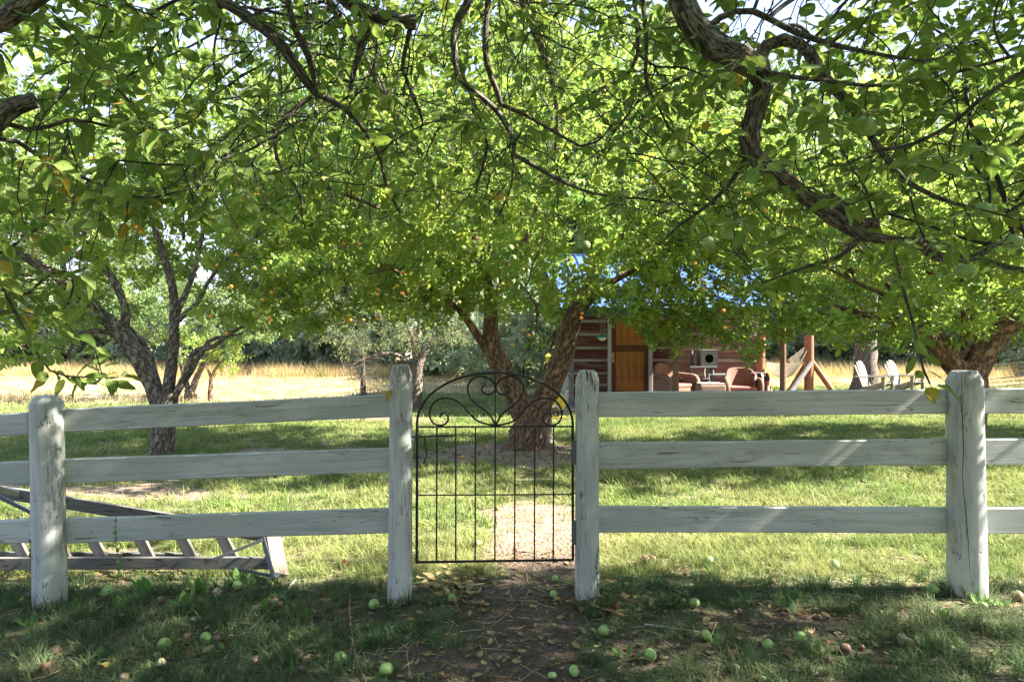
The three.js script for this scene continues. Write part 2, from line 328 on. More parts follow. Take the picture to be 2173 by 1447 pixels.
// ---------------------------------------------------------------- trees: limbs laid out by hand, twigs grown towards points of the crown
const UP = new V3(0, 1, 0);
function limb(list, w) { return list.map(([x, y, d, px]) => [at(x, y, d), (px ?? w) * d / F / 2]); }
function grow(limbs, goals, { step = 0.07, kill = 0.12, reach = 0.7, rounds = 90, sag = -0.12, wobble = 0.28, most = 30000, tip = 0.0016, power = 2.35 } = {}, r = R) {
  const X = [], par = [], fixed = [], kids = [], born = [];
  const add = (p, q, f) => { X.push(p); par.push(q); fixed.push(f); kids.push(0); if (q >= 0) kids[q]++; return X.length - 1; };
  const chains = [];
  for (const l of limbs) { const s = smoothPath(l, step); let q = -1; for (let i = 0; i < s.p.length; i++) q = add(s.p[i], q, s.r[i]); chains.push(s); }
  const nearI = new Int32Array(goals.length).fill(-1), nearD = new Float32Array(goals.length).fill(1e9), gone = new Uint8Array(goals.length);
  let from = 0;
  for (let it = 0; it < rounds && X.length < most; it++) {
    const to = X.length;
    for (let a = 0; a < goals.length; a++) {
      if (gone[a]) continue;
      const g = goals[a];
      for (let i = from; i < to; i++) { const p = X[i], dx = p.x - g.x, dy = p.y - g.y, dz = p.z - g.z, d = dx * dx + dy * dy + dz * dz; if (d < nearD[a]) { nearD[a] = d; nearI[a] = i; } }
      if (nearD[a] < kill * kill) gone[a] = 1;
    }
    from = to;
    const pull = new Map();
    for (let a = 0; a < goals.length; a++) {
      if (gone[a] || nearI[a] < 0 || nearD[a] > reach * reach) continue;
      const i = nearI[a], d = goals[a].clone().sub(X[i]).normalize();
      if (pull.has(i)) pull.get(i).add(d); else pull.set(i, d);
    }
    let grew = 0;
    for (const [i, d] of pull) {
      if (kids[i] > 3) continue;
      d.normalize(); d.x += wobble * (r() * 2 - 1); d.y += wobble * (r() * 2 - 1) + sag; d.z += wobble * (r() * 2 - 1);
      if (par[i] >= 0 && !fixed[i]) d.addScaledVector(X[i].clone().sub(X[par[i]]).normalize(), 0.55);
      const p = X[i].clone().addScaledVector(d.normalize(), step);
      add(p, i, 0); born.push(i); grew++;
    }
    if (!grew) break;
  }
  const n = X.length, rad = new Float32Array(n), sum = new Float32Array(n), big = new Int32Array(n).fill(-1);
  for (let i = n - 1; i >= 0; i--) {
    rad[i] = fixed[i] ? fixed[i] : Math.max(tip, Math.pow(sum[i], 1 / power));
    const q = par[i];
    if (q >= 0) { sum[q] += Math.pow(rad[i] * 1.012, power); if (!fixed[i] && (big[q] < 0 || rad[i] > rad[big[q]])) big[q] = i; }
  }
  const twigs = [];
  for (let i = 0; i < n; i++) {
    if (fixed[i] || par[i] < 0) continue;
    const q = par[i];
    if (!fixed[q] && big[q] === i) continue;                          // carries on an earlier twig
    const p = [X[q], X[i]], w = [Math.min(rad[q] * (fixed[q] ? 0.9 : 0.8), rad[i] * 1.25), rad[i]];
    let k = i; while (big[k] >= 0) { k = big[k]; p.push(X[k]); w.push(rad[k]); }
    twigs.push({ p, r: w, sides: w[1] > 0.012 ? 7 : w[1] > 0.005 ? 5 : 4 });
  }
  for (const t of twigs) for (let s = 0; s < 1; s++) for (let i = 1; i < t.p.length - 1; i++) t.p[i].multiplyScalar(0.6).addScaledVector(t.p[i - 1], 0.2).addScaledVector(t.p[i + 1], 0.2);
  return { X, par, rad, fixed, kids, chains, twigs };
}
function inEllipsoids(list, r, gap = -0.12, seed = 0, f = 1.1) {      // [x, y, z, rx, ry, rz, how many]
  const out = [];
  for (const [cx, cy, cz, ax, ay, az, n] of list) for (let k = 0, t = 0; k < n && t < n * 20; t++) {
    const x = r() * 2 - 1, y = r() * 2 - 1, z = r() * 2 - 1, d = x * x + y * y + z * z;
    if (d > 1 || r() > 0.35 + 0.65 * d) continue;
    const p = new V3(cx + x * ax, cy + y * ay, cz + z * az);
    if (fbm(p.x * f + seed, p.y * f, p.z * f, 2) < gap) continue;
    out.push(p); k++;
  }
  return out;
}
// one leaf blade: base at the origin, along +y, face +z, 1 long
function leafBlade(width, fold, curl, segs = 4, twist = 0, wave = 0, stalk = 0.25) {
  const P = [], U = [], I = [], shape = (t) => Math.pow(Math.sin(Math.PI * Math.pow(t, 0.9)), 0.62) * (1 - 0.12 * t);
  for (let i = 0; i <= segs; i++) {
    const t = i / segs, w = i === 0 || i === segs ? 0.004 : width / 2 * shape(t), z = -curl * t * t, tw = twist * t;
    for (const s of [-1, 0, 1]) {
      const zz = Math.abs(s) * w * fold + (s ? wave * Math.sin(t * 9 + s) * w : 0);
      P.push(s * w * Math.cos(tw), t, z + zz + s * w * Math.sin(tw)); U.push(0.5 + s * 0.5 * (w / (width / 2)) * 0.98, t);
    }
    if (i) for (const k of [0, 1]) { const a = (i - 1) * 3 + k, b = a + 3; I.push(a, a + 1, b, a + 1, b + 1, b); }
  }
  if (stalk) { const b = P.length / 3; P.push(-0.011, 0, 0, 0.011, 0, 0, 0.011, -stalk, 0.06 * stalk, -0.011, -stalk, 0.06 * stalk); U.push(0.5, 0.5, 0.5, 0.5, 0.5, 0.4, 0.5, 0.4); I.push(b, b + 1, b + 2, b, b + 2, b + 3); }
  const g = new THREE.BufferGeometry();
  g.setAttribute('position', new THREE.Float32BufferAttribute(P, 3));
  g.setAttribute('uv', new THREE.Float32BufferAttribute(U, 2));
  g.setIndex(I); g.computeVertexNormals();
  return g;
}
const blades = [leafBlade(0.62, 0.16, 0.08, 7, 0.15, 0.10), leafBlade(0.56, 0.3, 0.36, 7, -0.3, 0.14), leafBlade(0.68, 0.10, -0.08, 7, 0.3, 0.12), leafBlade(0.6, 0.55, 0.4, 7, 0.2, 0.22)];
// a short shoot with several leaves, along +y, 1 unit = 1 m
function sprig(r, count, len, size, width, droop, segs = 2) {
  const list = [], m = new THREE.Matrix4(), q = new V3(), y = new V3(), z = new V3(), x = new V3();
  for (let i = 0; i < count; i++) {
    const t = (i + 0.5) / count, a = i * 2.4 + rr(-0.5, 0.5, r), s = size * rr(0.7, 1.15, r);
    y.set(Math.cos(a), 0.35 + 0.5 * t + rr(-0.5, 0.3, r), Math.sin(a)).normalize();
    z.set(rr(-0.5, 0.5, r), 1, rr(-0.5, 0.5, r)); x.copy(y).cross(z).normalize(); z.copy(x).cross(y);
    q.set(rr(-0.01, 0.01, r), len * t, rr(-0.01, 0.01, r)).addScaledVector(y, 0.012);
    const g = leafBlade(width, rr(0.2, 0.55, r), droop * rr(0.4, 1.3, r), segs, rr(-0.2, 0.2, r), 0, 0);
    m.makeBasis(x.clone().multiplyScalar(s), y.clone().multiplyScalar(s), z.clone().multiplyScalar(s)).setPosition(q);
    g.applyMatrix4(m); list.push(g);
  }
  return mergeGeometries(list);
}
const sr = rng(77);
const sprigsFruit = [0, 1, 2, 3].map(() => sprig(sr, 8, 0.14, 0.094, 0.62, 0.35, 3));
const sprigsApple = [0, 1, 2].map(() => sprig(sr, 8, 0.12, 0.085, 0.6, 0.2, 2));
const sprigsFar = [0, 1, 2].map(() => sprig(sr, 11, 0.34, 0.19, 0.62, 0.25, 2));
const sprigsThin = [0, 1, 2].map(() => sprig(sr, 10, 0.2, 0.07, 0.5, 0.2, 2));
// put sprigs on the fine ends of a grown tree
function sprigs(tree, r, { thin = 0.006, chance = 0.6, scale = [0.8, 1.25], droop = 0.35, every = 1 } = {}, allow) {
  const out = [], q = new THREE.Quaternion(), y = new V3(), s = new V3();
  for (let i = 0; i < tree.X.length; i++) {
    if (tree.rad[i] > thin || tree.par[i] < 0 || r() > chance) continue;
    const p = tree.X[i];
    if (allow && !allow(p)) continue;
    for (let k = 0; k < every; k++) {
      y.copy(p).sub(tree.X[tree.par[i]]).normalize().multiplyScalar(0.6); y.x += rr(-0.8, 0.8, r); y.y += rr(-0.7, 0.7, r) - droop; y.z += rr(-0.8, 0.8, r); y.normalize();
      q.setFromUnitVectors(UP, y).multiply(new THREE.Quaternion().setFromAxisAngle(UP, r() * 6.28));
      const z = rr(scale[0], scale[1], r);
      out.push(new THREE.Matrix4().compose(p, q, s.set(z, z, z)));
    }
  }
  return out;
}
function foliage(name, list, geos, material, parent, tint, r) {
  const lots = geos.map(() => []), cols = geos.map(() => []);
  for (const m of list) { const k = Math.floor(r() * geos.length); lots[k].push(m); cols[k].push(tint(m, r)); }
  geos.forEach((g, k) => { if (lots[k].length) instanced(name, g, material, lots[k], parent, cols[k]).userData.kind = 'stuff'; });
}
const tintGreen = (spread = 0.3, warm = 0.2) => (m, r) => { const e = m.elements, k = 1 + spread * (fbm(e[12] * 0.9, e[13] * 0.9, e[14] * 0.9, 2) * 1.6 + rr(-0.5, 0.5, r)), w = warm * rr(-0.6, 1, r); return lin(k * (1 + w), k * (1 + w * 0.25), k * (1 - w * 0.3)); };
function woodParts(tree, o, bark, twig, names, sides = 14, rough = 0.16) {
  tree.chains.forEach((c, i) => {
    if (!names[i]) return;
    part(names[i], tubes([{ ...c, sides: c.r[0] > 0.1 ? sides + 6 : c.r[0] > 0.02 ? sides : 7, cap: true }], { rough: c.r[0] > 0.012 ? rough : 0, seed: i * 3.7 }), bark, o);
  });
  const t = part('twig', tubes(tree.twigs), twig, o); t.userData.kind = 'stuff';
}
// ---------------------------------------------------------------- the old apple tree that the camera stands under
function makeAppleTree() {
  const r = rng(4242), o = thing('apple_tree', 'old apple tree spreading spotted leaves and dark twisting limbs over the fence', 'apple tree', [0, 0, 0]);
  const c = (x, y, z, rad) => [new V3(x, y, z), rad];
  const L = [], N = [];
  const put = (name, pts) => { L.push(pts); N.push(name); };
  put('trunk', [c(1.3, -0.1, 2.3, 0.27), c(1.28, 0.4, 2.3, 0.22), c(1.22, 0.9, 2.2, 0.21), c(1.2, 1.5, 2.0, 0.2)]);
  put('limb', [c(1.2, 1.4, 2.0, 0.15), c(1.15, 2.2, 1.1, 0.12), c(0.95, 2.8, -0.3, 0.09), c(0.78, 3.0, -1.6, 0.065), ...limb([[1440, -40, 2.7, 52.2], [1475, 55, 2.65, 55.8], [1530, 105, 2.6, 59.4], [1600, 138, 2.55, 54.0], [1622, 172, 2.55, 46.8], [1605, 230, 2.6, 43.2], [1590, 290, 2.6, 41.4], [1600, 332, 2.6, 41.4], [1650, 372, 2.65, 37.8], [1700, 412, 2.7, 34.2], [1745, 442, 2.7, 34.2], [1790, 476, 2.7, 28.8], [1832, 500, 2.7, 23.4], [1890, 508, 2.75, 18.9], [1965, 511, 2.8, 13.5]])]);
  put('limb', limb([[1735, 432, 2.7, 30], [1765, 425, 2.72, 30], [1785, 440, 2.74, 28], [1805, 468, 2.76, 26], [1862, 474, 2.78, 22]]));
  put('limb', limb([[1935, 509, 2.78, 18], [1962, 524, 2.8, 22], [1988, 544, 2.8, 22], [2035, 547, 2.85, 20], [2075, 545, 2.9, 17], [2110, 520, 2.95, 12], [2180, 500, 3.0, 9]]));
  put('limb', limb([[2070, 545, 2.9, 13], [2110, 558, 2.9, 11], [2185, 577, 2.95, 10], [2300, 590, 3, 7]]));
  put('limb', limb([[1830, 498, 2.7, 14], [1790, 540, 2.72, 10], [1700, 570, 2.8, 6], [1620, 600, 2.9, 4]]));
  put('limb', limb([[1500, 60, 2.6, 14], [1545, 28, 2.6, 13], [1600, 24, 2.6, 13], [1645, 46, 2.6, 13], [1690, 68, 2.55, 14], [1760, 92, 2.5, 12], [1840, 110, 2.4, 9], [1960, 130, 2.3, 6]]));
  put('limb', limb([[1608, 128, 2.55, 26], [1628, 95, 2.55, 26], [1672, 84, 2.55, 26], [1708, 100, 2.55, 24], [1730, 132, 2.5, 24], [1745, 160, 2.5, 24], [1775, 190, 2.5, 22], [1812, 228, 2.5, 20], [1832, 262, 2.5, 17], [1852, 292, 2.5, 15], [1885, 340, 2.5, 13], [1915, 378, 2.5, 13], [1960, 405, 2.5, 10], [2040, 436, 2.5, 8], [2140, 450, 2.5, 6]]));
  put('limb', limb([[1600, 145, 2.5, 13], [1660, 160, 2.45, 11], [1760, 172, 2.4, 9], [1850, 182, 2.35, 8], [2000, 160, 2.25, 8], [2200, 105, 2.1, 8]]));
  put('limb', limb([[1855, 318, 2.4, 10], [1920, 312, 2.35, 9], [2010, 270, 2.25, 9], [2110, 190, 2.15, 9], [2230, 120, 2.05, 9]]));
  put('limb', limb([[1890, 505, 2.6, 7], [1905, 560, 2.6, 7], [1925, 640, 2.6, 6], [1948, 720, 2.6, 6], [1962, 790, 2.6, 5], [1975, 815, 2.58, 4]]));
  put('limb', limb([[1585, 335, 2.6, 12], [1540, 400, 2.62, 10], [1490, 445, 2.65, 8], [1445, 475, 2.7, 6], [1400, 520, 2.8, 4]]));
  put('limb', [c(1.2, 1.45, 2.0, 0.13), c(0.5, 2.5, 0.8, 0.1), c(-0.3, 2.95, -0.6, 0.075), c(-0.85, 3.0, -1.7, 0.05), ...limb([[440, -20, 2.7, 24], [510, 25, 2.7, 24], [560, 62, 2.7, 23], [602, 102, 2.7, 22], [640, 160, 2.75, 20], [668, 195, 2.8, 17], [720, 222, 2.85, 13], [762, 262, 2.9, 10], [802, 325, 3.0, 7], [822, 400, 3.1, 6], [860, 470, 3.2, 4]])]);
  put('limb', limb([[660, 205, 2.78, 10], [605, 248, 2.75, 10], [582, 295, 2.7, 9], [590, 345, 2.7, 7], [625, 395, 2.75, 5], [640, 430, 2.8, 4]]));
  put('limb', limb([[596, 280, 2.7, 6], [500, 330, 2.6, 6], [380, 350, 2.5, 5], [250, 340, 2.4, 4]]));
  put('limb', limb([[606, -20, 2.6, 14], [625, 60, 2.65, 15], [648, 105, 2.7, 15], [663, 150, 2.75, 13], [668, 195, 2.78, 10]]));
  put('limb', [c(0.2, 2.75, 0.2, 0.09), c(-0.1, 3.1, -1.3, 0.07), ...limb([[700, -40, 2.75, 34], [740, 4, 2.8, 32], [790, 32, 2.85, 31], [835, 42, 2.85, 30], [882, 48, 2.85, 30]])]);
  put('limb', limb([[872, 52, 2.87, 12], [862, 100, 2.9, 10], [853, 142, 2.95, 9], [872, 190, 3.0, 8], [885, 225, 3.0, 8], [898, 258, 3.05, 6], [870, 312, 3.1, 5]]));
  put('limb', limb([[782, 40, 2.82, 22], [770, 90, 2.85, 18], [750, 150, 2.9, 12], [742, 200, 2.95, 8]]));
  put('limb', [c(-0.1, 3.1, -1.3, 0.06), c(-0.12, 3.3, -2.4, 0.04), ...limb([[1000, -10, 3.0, 17], [972, 40, 3.0, 17], [964, 90, 3.0, 16], [970, 150, 3.0, 15], [988, 182, 3.02, 13], [1022, 206, 3.05, 13], [1052, 232, 3.1, 12], [1078, 270, 3.1, 12], [1092, 292, 3.1, 11], [1086, 322, 3.12, 10], [1132, 350, 3.15, 10], [1185, 380, 3.2, 9], [1250, 408, 3.3, 6], [1330, 420, 3.4, 4]])]);
  put('limb', limb([[1038, -20, 3.0, 14], [1031, 60, 3.0, 13], [1032, 130, 3.0, 13], [1045, 172, 3.05, 12], [1058, 200, 3.08, 12], [1060, 218, 3.1, 10], [1112, 242, 3.15, 8], [1180, 282, 3.25, 7], [1230, 310, 3.3, 5]]));
  put('limb', limb([[995, 190, 3.02, 8], [1015, 245, 3.1, 8], [1032, 300, 3.2, 7], [1028, 345, 3.25, 6], [1012, 390, 3.3, 6], [1008, 420, 3.35, 4]]));
  put('limb', limb([[1086, 322, 3.12, 7], [1090, 350, 3.1, 6], [1108, 378, 3.1, 5]]));
  put('limb', limb([[1345, -20, 2.9, 10], [1352, 60, 2.9, 9], [1352, 120, 2.92, 9], [1325, 165, 2.95, 8], [1270, 190, 3.0, 7], [1210, 225, 3.1, 5]]));
  put('limb', limb([[1362, -20, 2.85, 12], [1372, 90, 2.85, 10], [1372, 180, 2.88, 8], [1392, 215, 2.9, 6], [1418, 270, 2.9, 5]]));
  put('limb', [c(1.2, 1.35, 2.1, 0.14), c(-0.6, 2.2, 1.4, 0.1), c(-2.2, 2.45, 0.1, 0.07), c(-2.25, 2.35, -1.3, 0.05), ...limb([[-40, 275, 2.2, 44], [10, 240, 2.25, 42], [45, 220, 2.3, 38], [74, 212, 2.3, 34]])]);
  put('limb', limb([[10, 262, 2.28, 12], [70, 276, 2.3, 10], [150, 254, 2.3, 8], [230, 268, 2.35, 6], [290, 285, 2.4, 4]]));
  put('limb', [c(-2.0, 2.6, -0.2, 0.05), ...limb([[-40, 60, 2.1, 40], [20, 30, 2.1, 40], [90, -20, 2.1, 36]]), c(-1.3, 2.95, -2.4, 0.03)]);
  put('limb', limb([[-60, 300, 2.3, 10], [20, 295, 2.35, 10], [110, 350, 2.4, 9], [210, 390, 2.5, 7], [300, 420, 2.6, 5], [420, 395, 2.7, 4]]));
  put('limb', limb([[-60, 480, 2.5, 8], [0, 600, 2.55, 7], [35, 670, 2.6, 6], [75, 745, 2.6, 5], [110, 790, 2.6, 4], [175, 800, 2.6, 4], [250, 800, 2.6, 3.5]]));
  put('limb', [c(-0.12, 3.3, -2.4, 0.035), c(0.05, 3.35, -3.6, 0.026), c(0.3, 3.2, -4.7, 0.018), c(0.35, 2.95, -5.6, 0.008)]);
  put('limb', [c(-0.85, 3.0, -1.7, 0.04), c(-1.0, 3.3, -3.0, 0.028), c(-0.9, 3.25, -4.2, 0.018), c(-0.8, 3.0, -5.3, 0.008)]);
  put('limb', [c(1.2, 1.5, 2.0, 0.14), c(2.0, 2.5, 1.4, 0.1), c(3.0, 3.1, 0.4, 0.07), c(4.2, 3.3, -0.9, 0.04)]);
  put('limb', [c(1.25, 1.5, 2.1, 0.13), c(1.9, 2.6, 2.6, 0.1), c(2.6, 3.4, 2.4, 0.06)]);
  put('limb', [c(1.25, 1.45, 2.1, 0.12), c(0.6, 2.2, 3.2, 0.08), c(-1.2, 2.7, 3.8, 0.05), c(-3.0, 2.8, 3.2, 0.03)]);
  put('limb', [c(1.15, 2.2, 1.1, 0.09), c(1.2, 3.2, 0.6, 0.07), c(1.1, 4.2, -0.2, 0.04)]);
  put('limb', [c(2.9, 3.0, 0.5, 0.06), c(3.8, 3.6, -0.9, 0.05), c(4.8, 4.0, -2.4, 0.03)]);
  put('limb', [c(2.0, 2.5, 1.4, 0.08), c(2.5, 2.9, -0.5, 0.06), c(2.8, 2.9, -2.0, 0.035)]);
  // the part of the crown in view: uneven underside, thinner where the sky shows
  const low = [[-600, 650], [0, 690], [90, 760], [150, 740], [240, 560], [330, 480], [600, 455], [760, 440], [1000, 440], [1250, 500], [1420, 540], [1560, 560], [1700, 560], [1850, 590], [2000, 610], [2173, 600], [2900, 640]];
  const under = (x) => { let k = 1; while (k < low.length - 1 && low[k][0] < x) k++; return lerp(low[k - 1][1], low[k][1], clamp((x - low[k - 1][0]) / (low[k][0] - low[k - 1][0]))); };
  const goals = [];
  for (let t = 0; goals.length < 5500 && t < 160000; t++) {
    const px = rr(-500, 2700, r), d = Math.cbrt(r() < 0.6 ? rr(2.0 ** 3, 4.0 ** 3, r) : rr(4.0 ** 3, 5.9 ** 3, r)), py = rr(-260, 760, r);
    const edge = under(px) - 40 * (n3(px * 0.006, d, 3) + 0.4);
    if (py > edge || (d > 4 && (px < 180 || px > 1330 || py > 400 - 40 * (d - 4)))) continue;
    const w = px < 330 && py > 420 ? 0.4 : px < 560 ? 0.9 : px < 1300 ? 0.6 : px < 1500 ? 0.7 : 0.9, near = px < 700 || px > 1450 ? 1 : sstep(2.1, 2.7, d);
    if (r() > w * near * (1 - 0.55 * sstep(-160, 0, py - edge))) continue;
    const p = at(px, py, d);
    if (fbm(p.x * 1.5, p.y * 1.5, p.z * 1.5, 2) < -0.16) continue;
    const open = (cx, cy, rx, ry) => ((px - cx) / rx) ** 2 + ((py - cy) / ry) ** 2 < 1;
    if (open(430, 130, 130, 90) && r() > 0.25 || open(1060, 175, 70, 60) && r() > 0.2 || open(1690, 25, 120, 45) && r() > 0.1 || open(490, 330, 110, 60) && r() > 0.5) continue;
    goals.push(p);
  }
  goals.push(...inEllipsoids([[1.0, 4.2, -1.0, 3.6, 1.1, 3.2, 550], [3.9, 3.0, -0.3, 2.2, 1.3, 2.6, 480], [-1.8, 3.7, -0.4, 2.6, 0.9, 2.6, 450], [3.6, 3.2, -3.0, 1.9, 1.3, 1.3, 450], [2.0, 3.4, 2.4, 2.6, 1.1, 1.4, 250], [0.2, 2.5, 3.6, 4.2, 1.5, 1.6, 800], [-3.6, 2.7, 1.4, 1.8, 1.5, 2.4, 450], [4.4, 2.4, 2.6, 1.8, 1.5, 1.8, 350], [4.9, 4.2, -3.0, 2.6, 1.5, 1.6, 800], [1.6, 4.5, -3.1, 2.4, 1.0, 1.4, 380]], r, -0.1, 0, 0.8).filter((p) => { const d = -p.z; if (d < 0.5) return p.distanceTo(camera.position) > 1.3; return Math.abs(p.x) / d > 0.85 || (p.y - EYE) / d > 0.56; }));
  goals.push(...inEllipsoids([[0.3, 3.25, -5.2, 1.7, 0.7, 0.9, 420]], r, -0.1));
  const tree = grow(L, goals, { step: 0.065, kill: 0.11, reach: 0.75, rounds: 110, sag: -0.10, wobble: 0.38, tip: 0.002, most: 38000 }, r);
  woodParts(tree, o, barkApple, twigApple, N);
  // leaves, one by one where the camera sees them, as short shoots elsewhere
  const seen = [], far = [];
  const q = new THREE.Quaternion(), y = new V3(), z = new V3(), x = new V3();
  for (let i = 0; i < tree.X.length; i++) {
    if (tree.rad[i] > 0.0065 || tree.par[i] < 0) continue;
    const p = tree.X[i], d = -p.z, px = CX + p.x / d * F, py = CY - (p.y - EYE) / d * F;
    const inView = d > 1 && px > -160 && px < 2330 && py > -160;
    const tipNode = tree.kids[i] === 0;
    if (!inView) { if (r() < 0.66) far.push(i); continue; }
    if (px > 450 && px < 1400 && d < 2.7 && r() < 0.55) continue;
    if (d < 1.75 && !(px < 160 || px > 2040)) continue;
    const fixedTwig = tree.fixed[i] > 0, dens = px < 620 ? 0.97 : px > 1480 ? 0.9 : 0.84;
    if (r() > (tipNode ? 0.95 : dens)) continue;
    const n = tipNode ? 3 + Math.floor(r() * 3) : 1 + Math.floor(r() * 3.2);
    const ax = p.clone().sub(tree.X[tree.par[i]]).normalize(), a0 = r() * 6.28;
    for (let k = 0; k < n; k++) {
      const a = a0 + k * 2.4 + rr(-0.4, 0.4, r);
      y.set(Math.cos(a), rr(-0.85, 0.35, r), Math.sin(a)).addScaledVector(ax, 0.6).normalize();
      z.set(rr(-0.8, 0.8, r), 1, rr(-0.8, 0.8, r)); x.copy(y).cross(z).normalize(); z.copy(x).cross(y);
      const s = rr(0.048, 0.082, r) * (px > 450 && px < 1450 ? 0.86 : 1) * (fixedTwig ? 1.1 : 1), b = p.clone().addScaledVector(y, 0.25 * s);
      const m = new THREE.Matrix4().makeBasis(x.clone().multiplyScalar(s), y.clone().multiplyScalar(s), z.clone().multiplyScalar(s)).setPosition(b);
      const lx = CX + b.x / -b.z * F, ly = CY - (b.y - EYE) / -b.z * F, u = r();
      const left = sstep(700, 250, lx) * sstep(120, 420, ly);
      const kind = u < 0.005 + 0.07 * left ? 2 : u < 0.45 + 0.25 * sstep(1500, 2100, lx) ? 1 : 0;
      seen.push({ m, kind, shape: Math.floor(r() * 4), d: -b.z, lx, ly, show: lx > 8 && lx < 2165 && ly > 8 ? s / -b.z : 0, tone: rr(0.78, 1.22, r), warm: rr(-0.08, 0.14, r) });
    }
  }
  // bare hooked twigs with fruiting spurs, hanging from the limbs
  const bare = [];
  for (let k = 0, t = 0; k < 210 && t < 20000; t++) {
    const i = Math.floor(r() * tree.X.length), p0 = tree.X[i], d = -p0.z; if (d < 2.2 || d > 3.9) continue;
    const px = CX + p0.x / d * F, py = CY - (p0.y - EYE) / d * F; if (px < 120 || px > 2100 || py < -140 || py > 360 || (px > 1500 && r() < 0.6) || (px < 480 && r() < 0.4)) continue;
    const n = Math.floor(rr(5, 17, r)), p = p0.clone(), dir = new V3(rr(-1, 1, r), rr(-1.1, 0.1, r), rr(-0.7, 0.7, r)).normalize(), pts = [p.clone()], w = [0.0034], hook = r() < 0.35;
    for (let s = 1; s <= n; s++) {
      dir.x += rr(-0.30, 0.30, r); dir.y += hook && s > n * 0.6 ? 0.32 : rr(-0.34, 0.12, r); dir.z += rr(-0.3, 0.3, r); dir.normalize();
      p.addScaledVector(dir, 0.052); pts.push(p.clone()); w.push(lerp(0.0036, 0.0016, s / n));
      if (r() < 0.62) { const q = p.clone(), e = new V3(rr(-1, 1, r), rr(-0.8, 0.8, r), rr(-1, 1, r)).normalize(), l = rr(0.012, 0.03, r); const b = q.clone().addScaledVector(e, l); bare.push({ p: [q, b, b.clone().addScaledVector(e, l * 0.5).add(new V3(0, l * 0.6, 0))], r: [0.0018, 0.0020, 0.0024], sides: 4 }); }
      if (CY - (p.y - EYE) / -p.z * F > under(CX + p.x / -p.z * F) + 25) break;
    }
    bare.push({ p: pts, r: w, sides: 4 }); k++;
  }
  part('twig', tubes(bare), twigApple, o).userData.kind = 'stuff';
  const mats = [leafClean, leafSpotted, leafYellow];
  seen.sort((a, b) => b.show - a.show);
  for (const l of seen.slice(0, 300)) { const m = part('leaf', blades[l.shape], mats[l.kind], o); l.m.decompose(m.position, m.quaternion, m.scale); m.matrixAutoUpdate = true; }
  for (let k = 0; k < 3; k++) for (let s = 0; s < 4; s++) {
    const list = seen.slice(300).filter((l) => l.kind === k && l.shape === s);
    if (list.length) instanced('foliage', blades[s], mats[k], list.map((l) => l.m), o, list.map((l) => lin(l.tone * (1 + l.warm), l.tone, l.tone * (1 - l.warm)))).userData.kind = 'stuff';
  }
  const shoots = [];
  for (const i of far) { y.copy(tree.X[i]).sub(tree.X[tree.par[i]]).normalize().multiplyScalar(0.5); y.x += rr(-0.8, 0.8, r); y.y += rr(-0.9, 0.5, r); y.z += rr(-0.8, 0.8, r); q.setFromUnitVectors(UP, y.normalize()); shoots.push(new THREE.Matrix4().compose(tree.X[i], q, new V3(1, 1, 1).multiplyScalar(rr(0.85, 1.2, r)))); }
  foliage('foliage', shoots, sprigsApple, leafFar, o, tintGreen(0.2, 0.1), r);
  console.log('apple tree nodes', tree.X.length, 'leaves in view', seen.length, 'shoots', shoots.length);
  return tree;
}
const appleTree = makeAppleTree();
// ---------------------------------------------------------------- the orchard behind the fence
function orchardTree(name, label, category, group, base, limbs, names, crown, o2 = {}) {
  const r = rng(o2.seed ?? 1), o = thing(name, label, category, base, group);
  const goals = inEllipsoids(crown, r, o2.gap ?? -0.14, o2.seed ?? 0, o2.f ?? 0.9);
  const tree = grow(limbs, goals, { step: o2.step ?? 0.14, kill: o2.kill ?? 0.2, reach: o2.reach ?? 1.6, rounds: 80, sag: -0.08, wobble: 0.3, tip: o2.tip ?? 0.003 }, r);
  const leaves = sprigs(tree, r, { thin: o2.thin ?? 0.008, chance: o2.chance ?? 0.8, every: o2.every ?? 2, droop: o2.droop ?? 0.45, scale: o2.scale ?? [0.8, 1.25] }, o2.allow);
  const shift = (p) => p.sub(o.position);
  for (const c of tree.chains) c.p = c.p.map((p) => p.clone().sub(o.position));
  for (const c of tree.twigs) c.p = c.p.map((p) => p.clone().sub(o.position));
  woodParts(tree, o, o2.bark ?? barkFruit, o2.twig ?? twigFruit, names, o2.sides ?? 12, o2.rough ?? 0.2);
  for (const m of leaves) { m.elements[12] -= o.position.x; m.elements[13] -= o.position.y; m.elements[14] -= o.position.z; }
  foliage('foliage', leaves, o2.geos ?? sprigsFruit, o2.leaf ?? leafFar, o, o2.tint ?? tintGreen(0.3, 0.25), r);
  console.log(name, 'nodes', tree.X.length, 'sprigs', leaves.length);
  return { o, tree };
}
const E = (px, py, d, rx, ry, rz, n) => { const p = at(px, py, d); return [p.x, p.y, p.z, rx, ry, rz, n]; };
